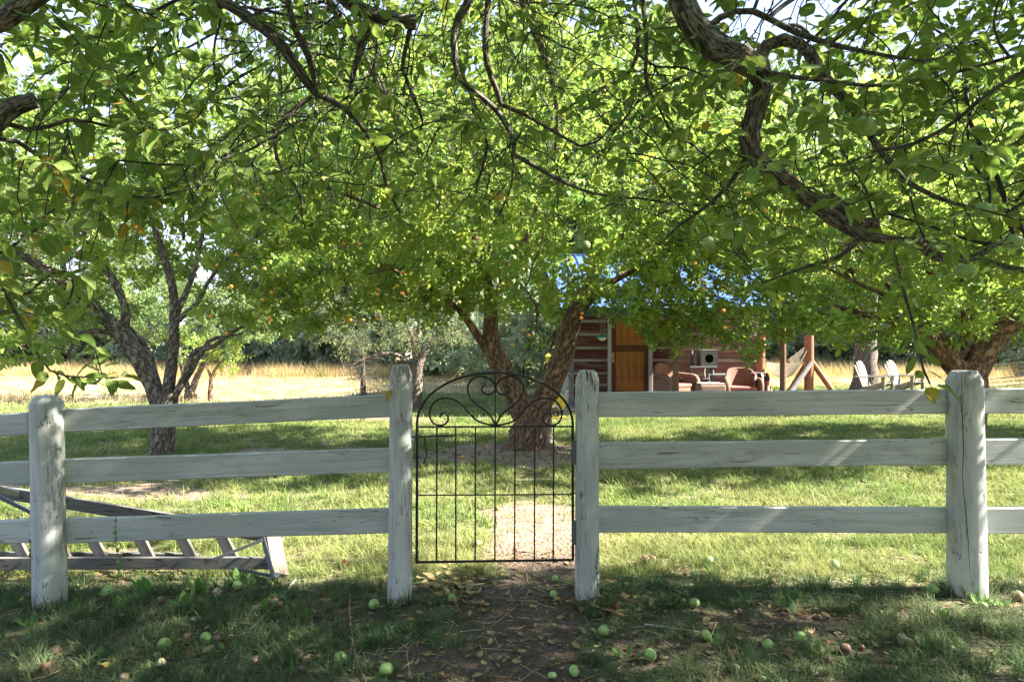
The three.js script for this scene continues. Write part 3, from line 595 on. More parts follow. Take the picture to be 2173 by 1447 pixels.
const centreTree = orchardTree('apricot_tree', 'old apricot tree with a thick forked trunk and orange fruit behind the iron gate', 'apricot tree', null, onGround(1120, 950), [
  limb([[1112, 960, 9.75, 103.2], [1116, 945, 9.75, 82.6], [1122, 905, 9.75, 70.5], [1128, 878, 9.75, 75.7], [1132, 862, 9.75, 63.6]]),
  limb([[1116, 892, 9.75, 48.0], [1096, 845, 9.72, 48.0], [1072, 792, 9.7, 44.1], [1046, 738, 9.7, 38.7], [1040, 692, 9.7, 31.0], [1042, 650, 9.7, 26.3], [1034, 600, 9.7, 20.9], [1018, 540, 9.6, 15.5], [990, 450, 9.5, 10.8], [960, 330, 9.4, 6.2]]),
  limb([[1140, 890, 9.75, 48.0], [1164, 822, 9.75, 48.8], [1190, 772, 9.75, 45.6], [1206, 712, 9.75, 41.8], [1222, 660, 9.75, 35.6], [1252, 606, 9.7, 27.9], [1266, 556, 9.7, 23.2], [1290, 480, 9.6, 17.0], [1318, 380, 9.5, 10.1], [1340, 290, 9.4, 6.2]]),
  limb([[1034, 740, 9.7, 20.2], [1010, 708, 9.6, 17.0], [990, 678, 9.5, 14.0], [960, 645, 9.3, 10.1], [905, 606, 9.0, 6.9], [830, 570, 8.7, 4.7]]),
  limb([[1212, 690, 9.8, 23.2], [1242, 650, 9.9, 18.5], [1280, 612, 10.0, 14.0], [1370, 560, 10.1, 9.3], [1470, 510, 10.1, 5.4]]),
  limb([[1100, 598, 9.2, 3.9], [1122, 622, 9.15, 5.4], [1140, 655, 9.1, 6.2], [1138, 690, 9.1, 3.9], [1136, 715, 9.1, 2.3]]),
  limb([[1042, 640, 9.7, 17.0], [1090, 560, 9.9, 12.4], [1130, 470, 10.2, 9.3], [1150, 350, 10.5, 6.2]]),
  limb([[1040, 610, 9.7, 14.0], [940, 520, 9.3, 9.3], [820, 450, 9.0, 6.9], [700, 400, 8.9, 4.7]]),
  limb([[1270, 540, 9.7, 15.5], [1380, 460, 9.4, 10.1], [1500, 420, 9.2, 6.9], [1600, 400, 9.1, 4.7]]),
], ['trunk', 'limb', 'limb', 'limb', 'limb', 'limb', 'limb', 'limb', 'limb'],
[E(1100, 380, 9.4, 3.3, 1.9, 2.6, 1900), E(780, 470, 9.2, 1.7, 1.35, 1.6, 640), E(700, 560, 9.0, 1.0, 0.75, 1.1, 250), E(640, 640, 8.9, 0.75, 0.45, 0.8, 170), E(880, 600, 9.1, 1.0, 0.6, 1.0, 280), E(1440, 480, 9.4, 1.6, 1.3, 1.5, 560), E(1520, 640, 9.1, 0.8, 0.8, 0.8, 560), E(1405, 615, 9.2, 0.78, 0.55, 0.8, 480), E(1600, 580, 9.0, 1.1, 0.85, 0.9, 560), E(1420, 560, 9.2, 1.1, 0.6, 0.9, 380), E(1500, 690, 9.0, 0.5, 0.4, 0.5, 150), E(1570, 715, 9.0, 0.35, 0.38, 0.4, 80), E(1130, 590, 9.4, 0.9, 0.5, 1.1, 130), E(1100, 150, 9.9, 2.6, 1.1, 2.0, 650), [0.4, 3.6, -7.3, 2.6, 0.95, 0.8, 330], E(1420, 680, 9.1, 0.45, 0.3, 0.4, 140)],
{ seed: 11, gap: -0.06, thin: 0.0085, every: 2, chance: 0.88, tint: tintGreen(0.32, 0.35) });

const stoneFruit = orchardTree('apricot_tree', 'apricot tree with grey forking limbs on the lawn behind the sloping rails', 'apricot tree', null, onGround(342, 962), [
  limb([[341, 975, 9.1, 62], [342, 955, 9.1, 50], [346, 905, 9.1, 44], [349, 850, 9.1, 46], [350, 830, 9.1, 42]]),
  limb([[338, 862, 9.1, 32], [318, 805, 9.1, 35], [298, 770, 9.05, 35], [270, 722, 9.0, 35], [235, 688, 8.95, 32], [182, 642, 8.9, 27], [130, 592, 8.8, 25], [70, 556, 8.7, 19], [0, 515, 8.6, 13], [-90, 440, 8.5, 8]]),
  limb([[336, 832, 9.15, 22], [322, 790, 9.2, 21], [308, 745, 9.25, 20], [285, 712, 9.25, 18], [262, 690, 9.3, 12]]),
  limb([[262, 712, 9.0, 18], [266, 660, 9.0, 17], [250, 615, 9.05, 17], [232, 582, 9.1, 15], [205, 548, 9.1, 12], [170, 470, 9.1, 8], [140, 380, 9.1, 6]]),
  limb([[244, 706, 8.9, 12], [200, 702, 8.8, 11], [172, 706, 8.7, 9], [150, 735, 8.6, 7], [144, 765, 8.5, 4]]),
  limb([[352, 845, 9.1, 26], [364, 765, 9.1, 23], [369, 692, 9.1, 21], [366, 612, 9.1, 18], [347, 542, 9.1, 15], [326, 482, 9.05, 11], [300, 400, 9.0, 8], [290, 300, 8.9, 5]]),
  limb([[372, 668, 9.1, 15], [398, 612, 9.2, 12], [414, 562, 9.3, 11], [428, 500, 9.4, 8], [440, 420, 9.5, 6]]),
  limb([[376, 680, 9.05, 12], [418, 642, 8.9, 11], [440, 600, 8.8, 8], [490, 540, 8.6, 6], [560, 490, 8.5, 4]]),
  limb([[364, 852, 9.1, 16], [385, 812, 9.05, 15], [402, 770, 9.0, 12], [410, 745, 9.0, 11], [432, 740, 8.95, 12], [450, 736, 8.9, 11], [490, 706, 8.8, 9], [538, 680, 8.7, 5]]),
  limb([[366, 846, 9.1, 14], [402, 788, 9.2, 14], [432, 740, 9.25, 11], [446, 720, 9.3, 8], [500, 712, 9.4, 5], [525, 700, 9.5, 3]]),
], ['trunk', ...Array(9).fill('limb')],
[E(330, 290, 9.1, 2.3, 1.3, 2.0, 600), E(60, 370, 8.8, 1.8, 1.2, 1.8, 420), E(150, 640, 8.8, 1.0, 0.5, 1.0, 30), E(40, 650, 8.6, 0.9, 0.75, 1.2, 120), E(560, 570, 8.7, 0.8, 0.75, 0.9, 150), E(600, 440, 8.8, 1.1, 0.9, 1.2, 100), E(250, 520, 9.6, 1.3, 0.6, 1.0, 120), E(480, 640, 8.7, 0.5, 0.35, 0.6, 40)],
{ seed: 23, thin: 0.008, every: 2, chance: 0.8, bark: barkGrey, gap: -0.1, tint: tintGreen(0.3, 0.2) });
{ // bleached dead twigs on the big sloping limb
  const r = rng(5), L = [];
  for (let k = 0; k < 44; k++) {
    const a = at(rr(60, 190, r), rr(440, 600, r), rr(8.6, 9, r)), pts = [[a.clone(), 0.009]]; const d = new V3(rr(-1, 1, r), rr(-0.4, 1, r), rr(-0.6, 0.8, r)).normalize();
    for (let i = 1; i < 6; i++) { a.addScaledVector(d, 0.11); d.x += rr(-0.45, 0.45, r); d.y += rr(-0.6, 0.35, r); d.normalize(); pts.push([a.clone(), 0.009 - 0.0011 * i]); }
    L.push({ ...smoothPath(pts, 0.06), sides: 4 });
  }
  for (const c of L) c.p = c.p.map((p) => p.clone().sub(stoneFruit.o.position));
  const t = part('dead_twig', tubes(L), twigDead, stoneFruit.o); t.userData.kind = 'stuff';
}
const sideTree = orchardTree('apricot_tree', 'low spreading fruit tree forking behind the cracked end post', 'fruit tree', null, onGround(2050, 965), [
  limb([[2048, 975, 9.0, 80], [2052, 950, 9.0, 66], [2057, 880, 9.0, 62], [2060, 820, 9.0, 64], [2058, 785, 9.0, 72], [2060, 768, 9.0, 58]]),
  limb([[2046, 800, 9.0, 44], [2002, 742, 8.95, 42], [1962, 708, 8.9, 36], [1900, 682, 8.8, 22], [1840, 668, 8.7, 14], [1770, 650, 8.6, 8]]),
  limb([[2066, 795, 9.0, 52], [2092, 742, 9.0, 50], [2130, 700, 9.0, 44], [2165, 676, 9.0, 36], [2230, 610, 8.95, 28], [2290, 500, 8.9, 18], [2330, 380, 8.9, 9]]),
  limb([[2050, 756, 9.05, 22], [2028, 748, 9.1, 22], [1988, 700, 9.15, 18], [1942, 660, 9.2, 13], [1880, 600, 9.2, 9], [1820, 520, 9.2, 6]]),
  limb([[2052, 748, 9.05, 18], [2050, 690, 9.1, 17], [2046, 600, 9.1, 12], [2030, 500, 9.1, 8], [2000, 380, 9.1, 6]]),
  limb([[2140, 700, 9.0, 18], [2100, 600, 8.8, 12], [2120, 480, 8.7, 8], [2160, 380, 8.6, 6]]),
  limb([[1950, 705, 8.9, 16], [1900, 640, 8.6, 10], [1820, 600, 8.4, 7], [1740, 560, 8.2, 5]]),
  limb([[1905, 430, 8.5, 15], [1930, 372, 8.5, 16], [1960, 300, 8.5, 15], [1985, 240, 8.5, 10]].reverse()),
  limb([[2050, 640, 9.1, 15], [1960, 560, 8.9, 14], [1900, 450, 8.6, 14]]),
], ['trunk', ...Array(8).fill('limb')],
[E(1900, 610, 8.9, 1.9, 0.7, 1.6, 580), E(2150, 560, 8.9, 1.9, 0.78, 1.8, 560), E(1950, 380, 8.8, 2.6, 1.3, 2.4, 1050), E(2300, 620, 8.8, 1.0, 0.9, 1.3, 150), E(1730, 630, 8.5, 0.8, 0.5, 0.8, 260), E(1850, 690, 8.8, 0.7, 0.3, 0.8, 140), E(1700, 330, 8.9, 1.3, 1.0, 1.3, 220), [5.6, 3.4, -7.5, 2.2, 1.0, 0.8, 330]],
{ seed: 37, gap: -0.06, thin: 0.008, every: 2, chance: 0.74, tint: tintGreen(0.3, 0.3) });

// smaller trees further up the lawn
const grey = orchardTree('plum_tree', 'sparse grey-leaved tree behind the latch post, standing in a ring of mulch', 'fruit tree', null, onGround(885, 866), [
  limb([[885, 872, 15.3, 34], [885, 855, 15.3, 27], [884, 800, 15.3, 24], [890, 760, 15.3, 22]]),
  limb([[885, 770, 15.3, 18], [876, 720, 15.3, 14], [860, 680, 15.3, 10], [820, 640, 15.2, 6]]),
  limb([[890, 770, 15.3, 20], [904, 735, 15.3, 14], [930, 690, 15.3, 10], [950, 640, 15.3, 6]]),
  limb([[880, 780, 15.3, 10], [840, 752, 15.2, 8], [790, 755, 15, 6], [750, 775, 14.9, 4]]),
  limb([[888, 752, 15.3, 12], [890, 690, 15.5, 9], [895, 620, 15.6, 6]]),
], ['trunk', 'limb', 'limb', 'limb', 'limb'], [E(870, 665, 15.3, 2.2, 0.85, 1.8, 520), E(770, 715, 15, 1.0, 0.5, 1.1, 150), E(970, 690, 15.3, 0.9, 0.6, 1.1, 110)],
{ seed: 41, thin: 0.01, step: 0.16, kill: 0.24, every: 2, chance: 0.62, geos: sprigsThin, leaf: leafOlive, bark: barkGrey, droop: 0.1 });
orchardTree('sapling', 'slim young tree alone at the edge of the dry field, seen through the forked trunk', 'sapling', null, onGround(446, 853), [
  limb([[446, 858, 17, 12], [446, 820, 17, 10], [448, 795, 17, 8]]), limb([[447, 800, 17, 6], [438, 780, 17, 5], [420, 760, 17, 3]]), limb([[448, 800, 17, 6], [458, 780, 17, 5], [476, 760, 17, 3]]),
], ['trunk', 'limb', 'limb'], [E(450, 750, 17, 0.85, 0.5, 0.8, 200)], { seed: 43, step: 0.14, kill: 0.2, geos: sprigsThin, leaf: leafFar, thin: 0.01, every: 2, chance: 0.8, droop: 0 });
orchardTree('fruit_tree', 'small twin-stemmed tree half hidden by the grey apricot trunk', 'fruit tree', null, onGround(402, 850), [
  limb([[402, 856, 17.6, 30], [403, 835, 17.6, 22], [402, 826, 17.6, 20]]), limb([[400, 832, 17.6, 13], [388, 790, 17.6, 10], [376, 740, 17.6, 8], [360, 690, 17.6, 5]]), limb([[405, 832, 17.6, 15], [422, 790, 17.6, 12], [440, 750, 17.6, 9], [462, 700, 17.6, 5]]),
], ['trunk', 'limb', 'limb'], [E(400, 660, 17.8, 2.6, 0.9, 1.7, 520), E(540, 690, 17.6, 1.0, 0.5, 1, 120)], { seed: 47, step: 0.16, kill: 0.26, geos: sprigsFar, leaf: leafWood, bark: barkGrey, thin: 0.01, every: 2, chance: 0.75, droop: 0.1, scale: [0.4, 0.7] });

// ---------------------------------------------------------------- woods, bushes and a spruce beyond the field
function proto(kind, seed) {
  const r = rng(seed), o = new THREE.Group();
  if (kind === 'tree') {
    const L = [[[new V3(0, -0.2, 0), 0.32], [new V3(0.05, 1.5, 0), 0.24], [new V3(-0.1, 4, 0.1), 0.19], [new V3(0.1, 6.5, 0), 0.11], [new V3(0, 9, 0), 0.03]]];
    for (let k = 0; k < 7; k++) { const a = k * 2.4, h = 1.8 + k * 0.8, l = 2.6 - k * 0.15; L.push([[new V3(0, h, 0), 0.1], [new V3(Math.cos(a) * l * 0.5, h + 0.7, Math.sin(a) * l * 0.5), 0.07], [new V3(Math.cos(a) * l, h + 1.6, Math.sin(a) * l), 0.03]]); }
    const tree = grow(L, inEllipsoids([[0, 5.6, 0, 3.3, 4.4, 3.3, 700], [1.6, 3.2, 0.6, 2.2, 1.8, 2.2, 200], [-1.7, 3.0, 0.4, 2.1, 1.9, 2.1, 200]], r, -0.12, seed, 0.55), { step: 0.3, kill: 0.42, reach: 3, rounds: 40, tip: 0.008 }, r);
    woodParts(tree, o, barkGrey, twigFruit, ['trunk', ...Array(7).fill('limb')], 8, 0.1);
    foliage('foliage', sprigs(tree, r, { thin: 0.03, chance: 0.9, every: 2, droop: 0.2, scale: [0.8, 1.5] }), sprigsFar, leafWood, o, tintGreen(0.35, 0.2), r);
  } else if (kind === 'bush') {
    const L = []; for (let k = 0; k < 6; k++) { const a = k * 1.05; L.push([[new V3(Math.cos(a) * 0.2, -0.1, Math.sin(a) * 0.2), 0.03], [new V3(Math.cos(a) * 0.7, 0.7, Math.sin(a) * 0.7), 0.02], [new V3(Math.cos(a) * 1.1, 1.4, Math.sin(a) * 1.1), 0.01]]); }
    const tree = grow(L, inEllipsoids([[0, 1.0, 0, 1.7, 1.15, 1.5, 330]], r, -0.16, seed, 0.8), { step: 0.2, kill: 0.28, reach: 2, rounds: 30, tip: 0.006 }, r);
    const t = part('stem', tubes([...tree.chains, ...tree.twigs], { sides: 5 }), twigFruit, o); t.userData.kind = 'stuff';
    foliage('foliage', sprigs(tree, r, { thin: 0.03, chance: 0.95, every: 2, droop: 0.1, scale: [0.6, 1.1] }), sprigsFar, leafHedge, o, tintGreen(0.3, 0.15), r);
  } else {
    part('trunk', tubes([{ p: [new V3(0, -0.1, 0), new V3(0, 3, 0), new V3(0, 6, 0)], r: [0.14, 0.08, 0.01] }], { sides: 8 }), barkGrey, o);
    const bough = [], list = [], q = new THREE.Quaternion();
    for (let h = 0.25; h < 5.8; h += 0.13) for (let k = 0; k < 5; k++) {
      const a = r() * 6.28, l = (1 - h / 6.1) * 1.9 * rr(0.75, 1.1, r), p0 = new V3(0, h, 0), p1 = new V3(Math.cos(a) * l, h - 0.18 * l, Math.sin(a) * l);
      bough.push({ p: [p0, p1], r: [0.012, 0.004], sides: 3 });
      for (let s = 0.15; s < 1; s += 0.14 / Math.max(0.4, l)) { q.setFromUnitVectors(UP, p1.clone().sub(p0).normalize().add(new V3(rr(-0.9, 0.9, r), rr(-0.5, 0.2, r), rr(-0.9, 0.9, r))).normalize()); list.push(new THREE.Matrix4().compose(p0.clone().lerp(p1, s), q, new V3(1, 1, 1).multiplyScalar(rr(0.8, 1.2, r)))); }
    }
    part('bough', tubes(bough), twigFruit, o).userData.kind = 'stuff';
    const needles = [0, 1].map(() => { const g = []; for (let i = 0; i < 16; i++) { const b = leafBlade(0.11, 0.1, 0.1, 1, 0, 0, 0); const m = new THREE.Matrix4().makeRotationFromEuler(new THREE.Euler(rr(0.3, 0.9, r) * (i % 2 ? 1 : -1), i * 1.3, rr(-0.8, 0.8, r))); m.scale(new V3(0.13, 0.13, 0.13)); m.setPosition(0, i * 0.014, 0); b.applyMatrix4(m); g.push(b); } return mergeGeometries(g); });
    foliage('foliage', list, needles, leafSpruce, o, tintGreen(0.25, 0.1), r);
  }
  return o;
}
const P0 = { tree: [proto('tree', 101), proto('tree', 102)], bush: [proto('bush', 111), proto('bush', 112)], spruce: [proto('spruce', 121)] };
function plant(kind, v, name, label, category, group, pos, s, sy = s, turn = 0) {
  const c = P0[kind][v % P0[kind].length].clone(); c.name = numbered(name); c.position.copy(pos); c.scale.set(s, sy, s); c.rotation.y = turn; scene.add(c);
  c.traverse((m) => { if (m !== c && m.isInstancedMesh) m.instanceColor = m.instanceColor; });
  return tag(c, label, category, group);
}
{
  const far = (px, d) => { const x = (px - CX) / F * d; return new V3(x, groundY(x, -d) - 0.05, -d); };
  const woods = [[-330, 30, 1.2], [-60, 40, 1.3], [130, 46, 1.2], [300, 52, 1.05], [600, 44, 1.3], [700, 36, 1.7], [900, 34, 1.5], [1050, 46, 1.7], [1160, 38, 1.6], [1290, 46, 1.6], [1400, 34, 1.75], [1530, 46, 1.9], [1630, 52, 1.5], [1780, 50, 1.4], [1900, 44, 1.6], [2010, 38, 1.5], [2160, 42, 1.8], [2330, 34, 1.5]];
  woods.forEach(([px, d, s], i) => plant('tree', i, 'broadleaf_tree', px < 500 ? 'tall green tree of the wood edge beyond the dry field, past the grey apricot tree' : px < 1250 ? 'tall dark green tree of the wood behind the forked apricot tree' : 'tall green tree of the wood behind the log cabin and hammock', 'tree', px < 500 ? 'trees past the grey apricot' : px < 1250 ? 'trees behind the forked apricot' : 'trees behind the cabin', far(px, d), s, s * (0.92 + 0.1 * (i % 3)), i * 1.7));
  plant('tree', 1, 'broadleaf_tree', 'tall tree of the orchard row beyond the cracked end post, shading the lawn', 'tree', null, new V3(10.6, 0, -10.2), 0.62, 0.6, 0.8);
  const hedge = [[-60, 36, 1.3], [90, 37, 1.2], [190, 38, 1.1], [300, 38, 1.2], [480, 39, 1.05], [545, 38, 1.0], [610, 38, 1.1], [690, 37, 1.1], [760, 36, 1.3], [960, 33, 1.2], [1020, 30, 1.2], [1130, 26, 1.1], [1620, 40, 1.5], [1690, 42, 1.4], [1760, 40, 1.2], [1930, 38, 1.2], [2030, 36, 1.2], [2120, 36, 1.4], [2230, 34, 1.4]];
  hedge.forEach(([px, d, s], i) => plant('bush', i, 'bush', px < 800 ? 'dark bush in the hedge line behind the dry grass, below the tall trees' : px < 1200 ? 'rounded green bush between the apricot fork and the cabin corner' : 'pale green bush behind the hammock and garden chairs', 'bush', px < 800 ? 'hedge bushes behind the field' : px < 1200 ? 'bushes by the cabin corner' : 'bushes behind the hammock', far(px, d - 3), s * 1.35, s * (1.1 + 0.3 * (i % 3)), i * 2.1));
  plant('spruce', 0, 'spruce_tree', 'small blue-green spruce with drooping boughs beside the grey-leaved tree', 'spruce', null, far(770, 17.5), 0.62, 0.36, 0.4);
  plant('spruce', 0, 'spruce_tree', 'dark spruce with low spreading boughs past the end post', 'spruce', null, far(2235, 15), 0.95, 0.75, 1.4);
}
// ---------------------------------------------------------------- white rail fence
function postGeo(h, r0, r1, topCut, lean, seed) {                     // round post, chamfered head, 20 sides
  const P = [], U = [], I = [], S = 24, lv = [-0.25, 0, 0.08];
  for (let y = 0.16; y < h - topCut - 0.02; y += 0.07) lv.push(y);
  lv.push(h - topCut, h - topCut * 0.45, h - 0.006, h);
  lv.forEach((y, j) => {
    const t = clamp(y / h); let r = lerp(r0, r1, t);
    if (y > h - topCut) r *= 1 - 0.30 * ((y - h + topCut) / topCut);
    if (j === lv.length - 1) r *= 0.94;
    for (let k = 0; k <= S; k++) {
      const a = k / S * 6.2832, ca = Math.cos(a), sa = Math.sin(a), w = r * (1 + 0.035 * n3(ca * 2 + seed, y * 2.5, sa * 2) + 0.012 * n3(ca * 6, y * 9 + seed, sa * 6));
      P.push(ca * w + lean * y, y + (j > lv.length - 3 ? 0.008 * n3(ca * 2, seed, sa * 2) : 0), sa * w); U.push(k / S + seed * 0.37, y);
    }
    if (j) for (let k = 0; k < S; k++) { const a = (j - 1) * (S + 1) + k, b = a + S + 1; I.push(a, b, a + 1, a + 1, b, b + 1); }
  });
  const c = P.length / 3, top = (lv.length - 1) * (S + 1);
  P.push(lean * h, h + 0.004, 0); U.push(0.5 + seed * 0.37, h + 0.05);
  for (let k = 0; k < S; k++) I.push(c, top + k + 1, top + k);
  const g = new THREE.BufferGeometry();
  g.setAttribute('position', new THREE.Float32BufferAttribute(P, 3)); g.setAttribute('uv', new THREE.Float32BufferAttribute(U, 2)); g.setIndex(I); g.computeVertexNormals();
  return g;
}
function rail(p0, p1, h, thick, seed) {                               // a sawn plank, slightly wavy along its edges
  const n = 40, P = [], U = [], I = [], d = p1.clone().sub(p0), L = d.length(), c = 0.006;
  const prof = [[-1, -1, 1, 0], [1, -1, 1, 0]];                       // corners, each split in two to make a chamfer
  const ring = [[-h / 2 + c, thick / 2], [h / 2 - c, thick / 2], [h / 2, thick / 2 - c], [h / 2, -thick / 2 + c], [h / 2 - c, -thick / 2], [-h / 2 + c, -thick / 2], [-h / 2, -thick / 2 + c], [-h / 2, thick / 2 - c]];
  const across = [0, h, h + 0.01, h + thick, h + thick + 0.01, 2 * h + thick, 2 * h + thick + 0.01, 2 * h + 2 * thick];
  const m = ring.length;
  for (let i = 0; i <= n; i++) for (let k = 0; k < m; k++) for (const side of [0, 1]) {
    const q = p0.clone().addScaledVector(d, i / n), [y, z] = ring[k], s = i / n * L;
    P.push(q.x, q.y + y + 0.003 * n3(s * 3 + seed, y * 8, 1) + 0.0015 * n3(s * 14 + seed, y * 20, 4), q.z + z + 0.0016 * n3(s * 6 + seed, y * 30, z * 10)); U.push(s + seed * 0.31, across[k] + 0.07 * seed);
  }
  for (let i = 0; i < n; i++) for (let k = 0; k < m; k++) { const a = i * m * 2 + k * 2 + 1, b = i * m * 2 + ((k + 1) % m) * 2, A = a + m * 2, B = b + m * 2; I.push(a, A, b, b, A, B); }
  for (const [i, f] of [[0, 1], [n, -1]]) { const o = i * m * 2; for (let k = 1; k < m - 1; k++) f > 0 ? I.push(o, o + k * 2, o + k * 2 + 2) : I.push(o, o + k * 2 + 2, o + k * 2); }
  const g = new THREE.BufferGeometry();
  g.setAttribute('position', new THREE.Float32BufferAttribute(P, 3)); g.setAttribute('uv', new THREE.Float32BufferAttribute(U, 2)); g.setIndex(I); g.computeVertexNormals();
  return g;
}
const DG = 4.03;                                                      // distance of the fence line
function fence(label, posts, rails) {
  const o = thing('rail_fence', label, 'fence', [0, 0, 0]);
  for (const [px, py, d, h, r0, r1, cut, lean, turn, seed, lab] of posts) {
    const b = at(px, py, d), m = part('post', postGeo(h, r0, r1, cut, lean, seed), postMat, o);
    m.position.set(b.x, b.y, b.z); m.rotation.y = turn; m.userData.label = lab;
  }
  rails.forEach(([x0, t0, b0, d0, x1, t1, b1, d1], i) => {
    const a0 = at(x0, t0, d0), a1 = at(x0, b0, d0), c0 = at(x1, t1, d1), c1 = at(x1, b1, d1);
    part('rail', rail(a0.clone().lerp(a1, 0.5), c0.clone().lerp(c1, 0.5), (a0.y - a1.y + c0.y - c1.y) / 2, 0.042, i + 1 + posts.length * 3), railMats[i % 2], o);
  });
  return o;
}
const fenceSloping = fence('white rail fence running downhill from the latch post, with a ladder lying behind it', [
  [105, 1280, 3.96, 1.203, 0.088, 0.086, 0.045, -0.014, 0.6, 3, 'thick round post with a flat chipped head'],
  [848, 1272, 4.015, 1.378, 0.072, 0.066, 0.06, 0.012, 1.2, 8, 'slim gate post with flaking paint at its head'],
], [
  [-160, 887, 935, 4.03, 62, 875, 921, 4.0], [-160, 986, 1034, 4.03, 66, 978, 1027, 4.0], [-160, 1108, 1156, 4.03, 72, 1101, 1150, 4.0],
  [120, 869, 916, 3.99, 846, 835, 885, 4.04], [124, 975, 1024, 3.99, 842, 949, 1002, 4.04], [126, 1101, 1151, 3.99, 838, 1077, 1130, 4.04],
]);
const fenceLevel = fence('white rail fence running level from the hinge post past the cracked end post', [
  [1246, 1270, 4.03, 1.347, 0.072, 0.069, 0.05, 0.0, 2.0, 12, 'slim gate post with a dark split in its head'],
  [2054, 1262, 4.09, 1.342, 0.106, 0.098, 0.06, -0.016, 0.2, 17, 'thick round post with one long drying crack'],
  [2900, 1262, 4.12, 1.34, 0.1, 0.095, 0.06, 0, 0.4, 21, 'round post at the far end of the rails'],
], [
  [1250, 833, 884, 4.06, 2035, 825, 878, 4.13], [1250, 940, 994, 4.06, 2038, 930, 986, 4.13], [1252, 1075, 1127, 4.06, 2042, 1075, 1131, 4.13],
  [2050, 824, 877, 4.13, 2890, 822, 876, 4.15], [2052, 931, 986, 4.13, 2890, 930, 986, 4.15], [2055, 1076, 1131, 4.13, 2890, 1076, 1132, 4.15],
]);
{ // the long drying crack, and the split in the hinge post's head: dark gaps let into the wood
  const crack = (pts, o) => { const g = tubes([{ ...smoothPath(pts.map(([p, r]) => [p, r]), 0.02), sides: 5 }]); part('crack', g, endGrain, o); };
  const wob = (x, y, d, s) => [at(x, y, d), s];
  crack([wob(2042, 792, 3.992, 0.0012), wob(2043, 870, 3.988, 0.003), wob(2046, 960, 3.985, 0.003), wob(2044, 1010, 3.984, 0.0022), wob(2050, 1080, 3.982, 0.003), wob(2056, 1150, 3.982, 0.0026), wob(2060, 1225, 3.983, 0.001)], fenceLevel);
  crack([wob(1244, 786, 3.975, 0.006), wob(1247, 796, 3.966, 0.006), wob(1246, 806, 3.962, 0.004), wob(1247, 812, 3.962, 0.001)], fenceLevel);
}

// ---------------------------------------------------------------- wrought-iron garden gate
{
  const g0 = thing('iron_gate', 'black wrought-iron garden gate with an arched top and scrolls between the white posts', 'gate', at(1050, 1190, 4.02));
  const loc = (p) => p.sub(g0.position), A = (x, y, dz = 0) => loc(at(x, y, 4.02 + dz)), Cc = (cx, cy, dz = 0) => A(780 + cx / 2.7308, 760 + cy / 2.7308, dz);
  const sq = 0.0072;
  part('stile', bar(A(885, 905), A(884, 1195), sq + 0.001), iron, g0);
  part('stile', bar(A(1215, 904), A(1216, 1188), sq + 0.001), iron, g0);
  part('bottom_rail', board(A(882, 1193), A(1218, 1188), 0.014, 0.014), iron, g0);
  part('middle_rail', bar(A(884, 1051), A(1216, 1049), 0.0042), iron, g0);
  part('top_rail', bar(A(884, 906), A(1216, 905), 0.0055), iron, g0);
  [[927, 926], [967, 967], [1009, 1008], [1051, 1050], [1093, 1092], [1135, 1134], [1175, 1174]].forEach(([a, b]) => part('bar', bar(A(a, 905), A(b, 1191), 0.0052, 6), iron, g0));
  const arch = []; for (let i = 0; i <= 20; i++) { const a = Math.PI * (1 - i / 20); arch.push(A(1050 + Math.cos(a) * 166, 906 - Math.pow(Math.sin(a), 0.92) * 115)); }
  part('arch', rod(arch, 0.0072, 8), iron, g0);
  part('king_bar', bar(A(1051, 793), A(1051, 905), 0.0045, 6), iron, g0);
  const heart = [[742, 388], [704, 325], [625, 262], [588, 215], [580, 165], [605, 122], [650, 105], [700, 115], [733, 145], [742, 172], [730, 198], [698, 212], [668, 198], [660, 172], [684, 157]];
  const ess = [[742, 388], [690, 382], [635, 362], [585, 315], [545, 268], [500, 240], [450, 232], [400, 245], [366, 285], [358, 330], [376, 372], [415, 390], [452, 380], [468, 352], [455, 322], [430, 317], [418, 342]];
  for (const s of [1, -1]) {
    const f = (l) => l.map(([x, y]) => Cc(742 + (x - 742) * s, y, 0.002));
    part('scroll', rod(f(heart), 0.006, 7), iron, g0);
    part('scroll', rod(f(ess), 0.006, 7), iron, g0);
  }
  part('collar', box(0.018, 0.02, 0.018, ...A(1051, 820).toArray()), iron, g0);
  part('latch_bar', bar(A(872, 927, -0.01), A(967, 924, -0.01), 0.005), iron, g0);
  part('latch_handle', rod([A(901, 928, -0.014), A(903, 950, -0.016), A(905, 965, -0.016), A(901, 978, -0.014), A(899, 984, -0.012)], 0.0042, 6), iron, g0);
  for (const y of [960, 1130]) { part('hinge', box(0.03, 0.14, 0.022, ...A(1219, y).toArray()), darkZinc, g0); }
  part('latch_catch', box(0.016, 0.06, 0.012, ...A(876, 925, -0.004).toArray()), zinc, g0);
}
// yellow spotted leaf wedged beside the latch post
{
  const l = tag(part('yellow_leaf', mergeGeometries([1, 3].map((k) => { const g = blades[k].clone(); g.applyMatrix4(new THREE.Matrix4().makeRotationFromEuler(new THREE.Euler(0.5 * k - 0.8, 0.5 * k - 0.6, 2.9 + k * 0.25)).scale(new V3(0.055, 0.07, 0.055))); return g; })), leafYellow), 'crumpled yellow leaf with dark spots caught on the top rail beside the latch post', 'leaf');
  l.position.copy(at(824, 828, 3.97));
}

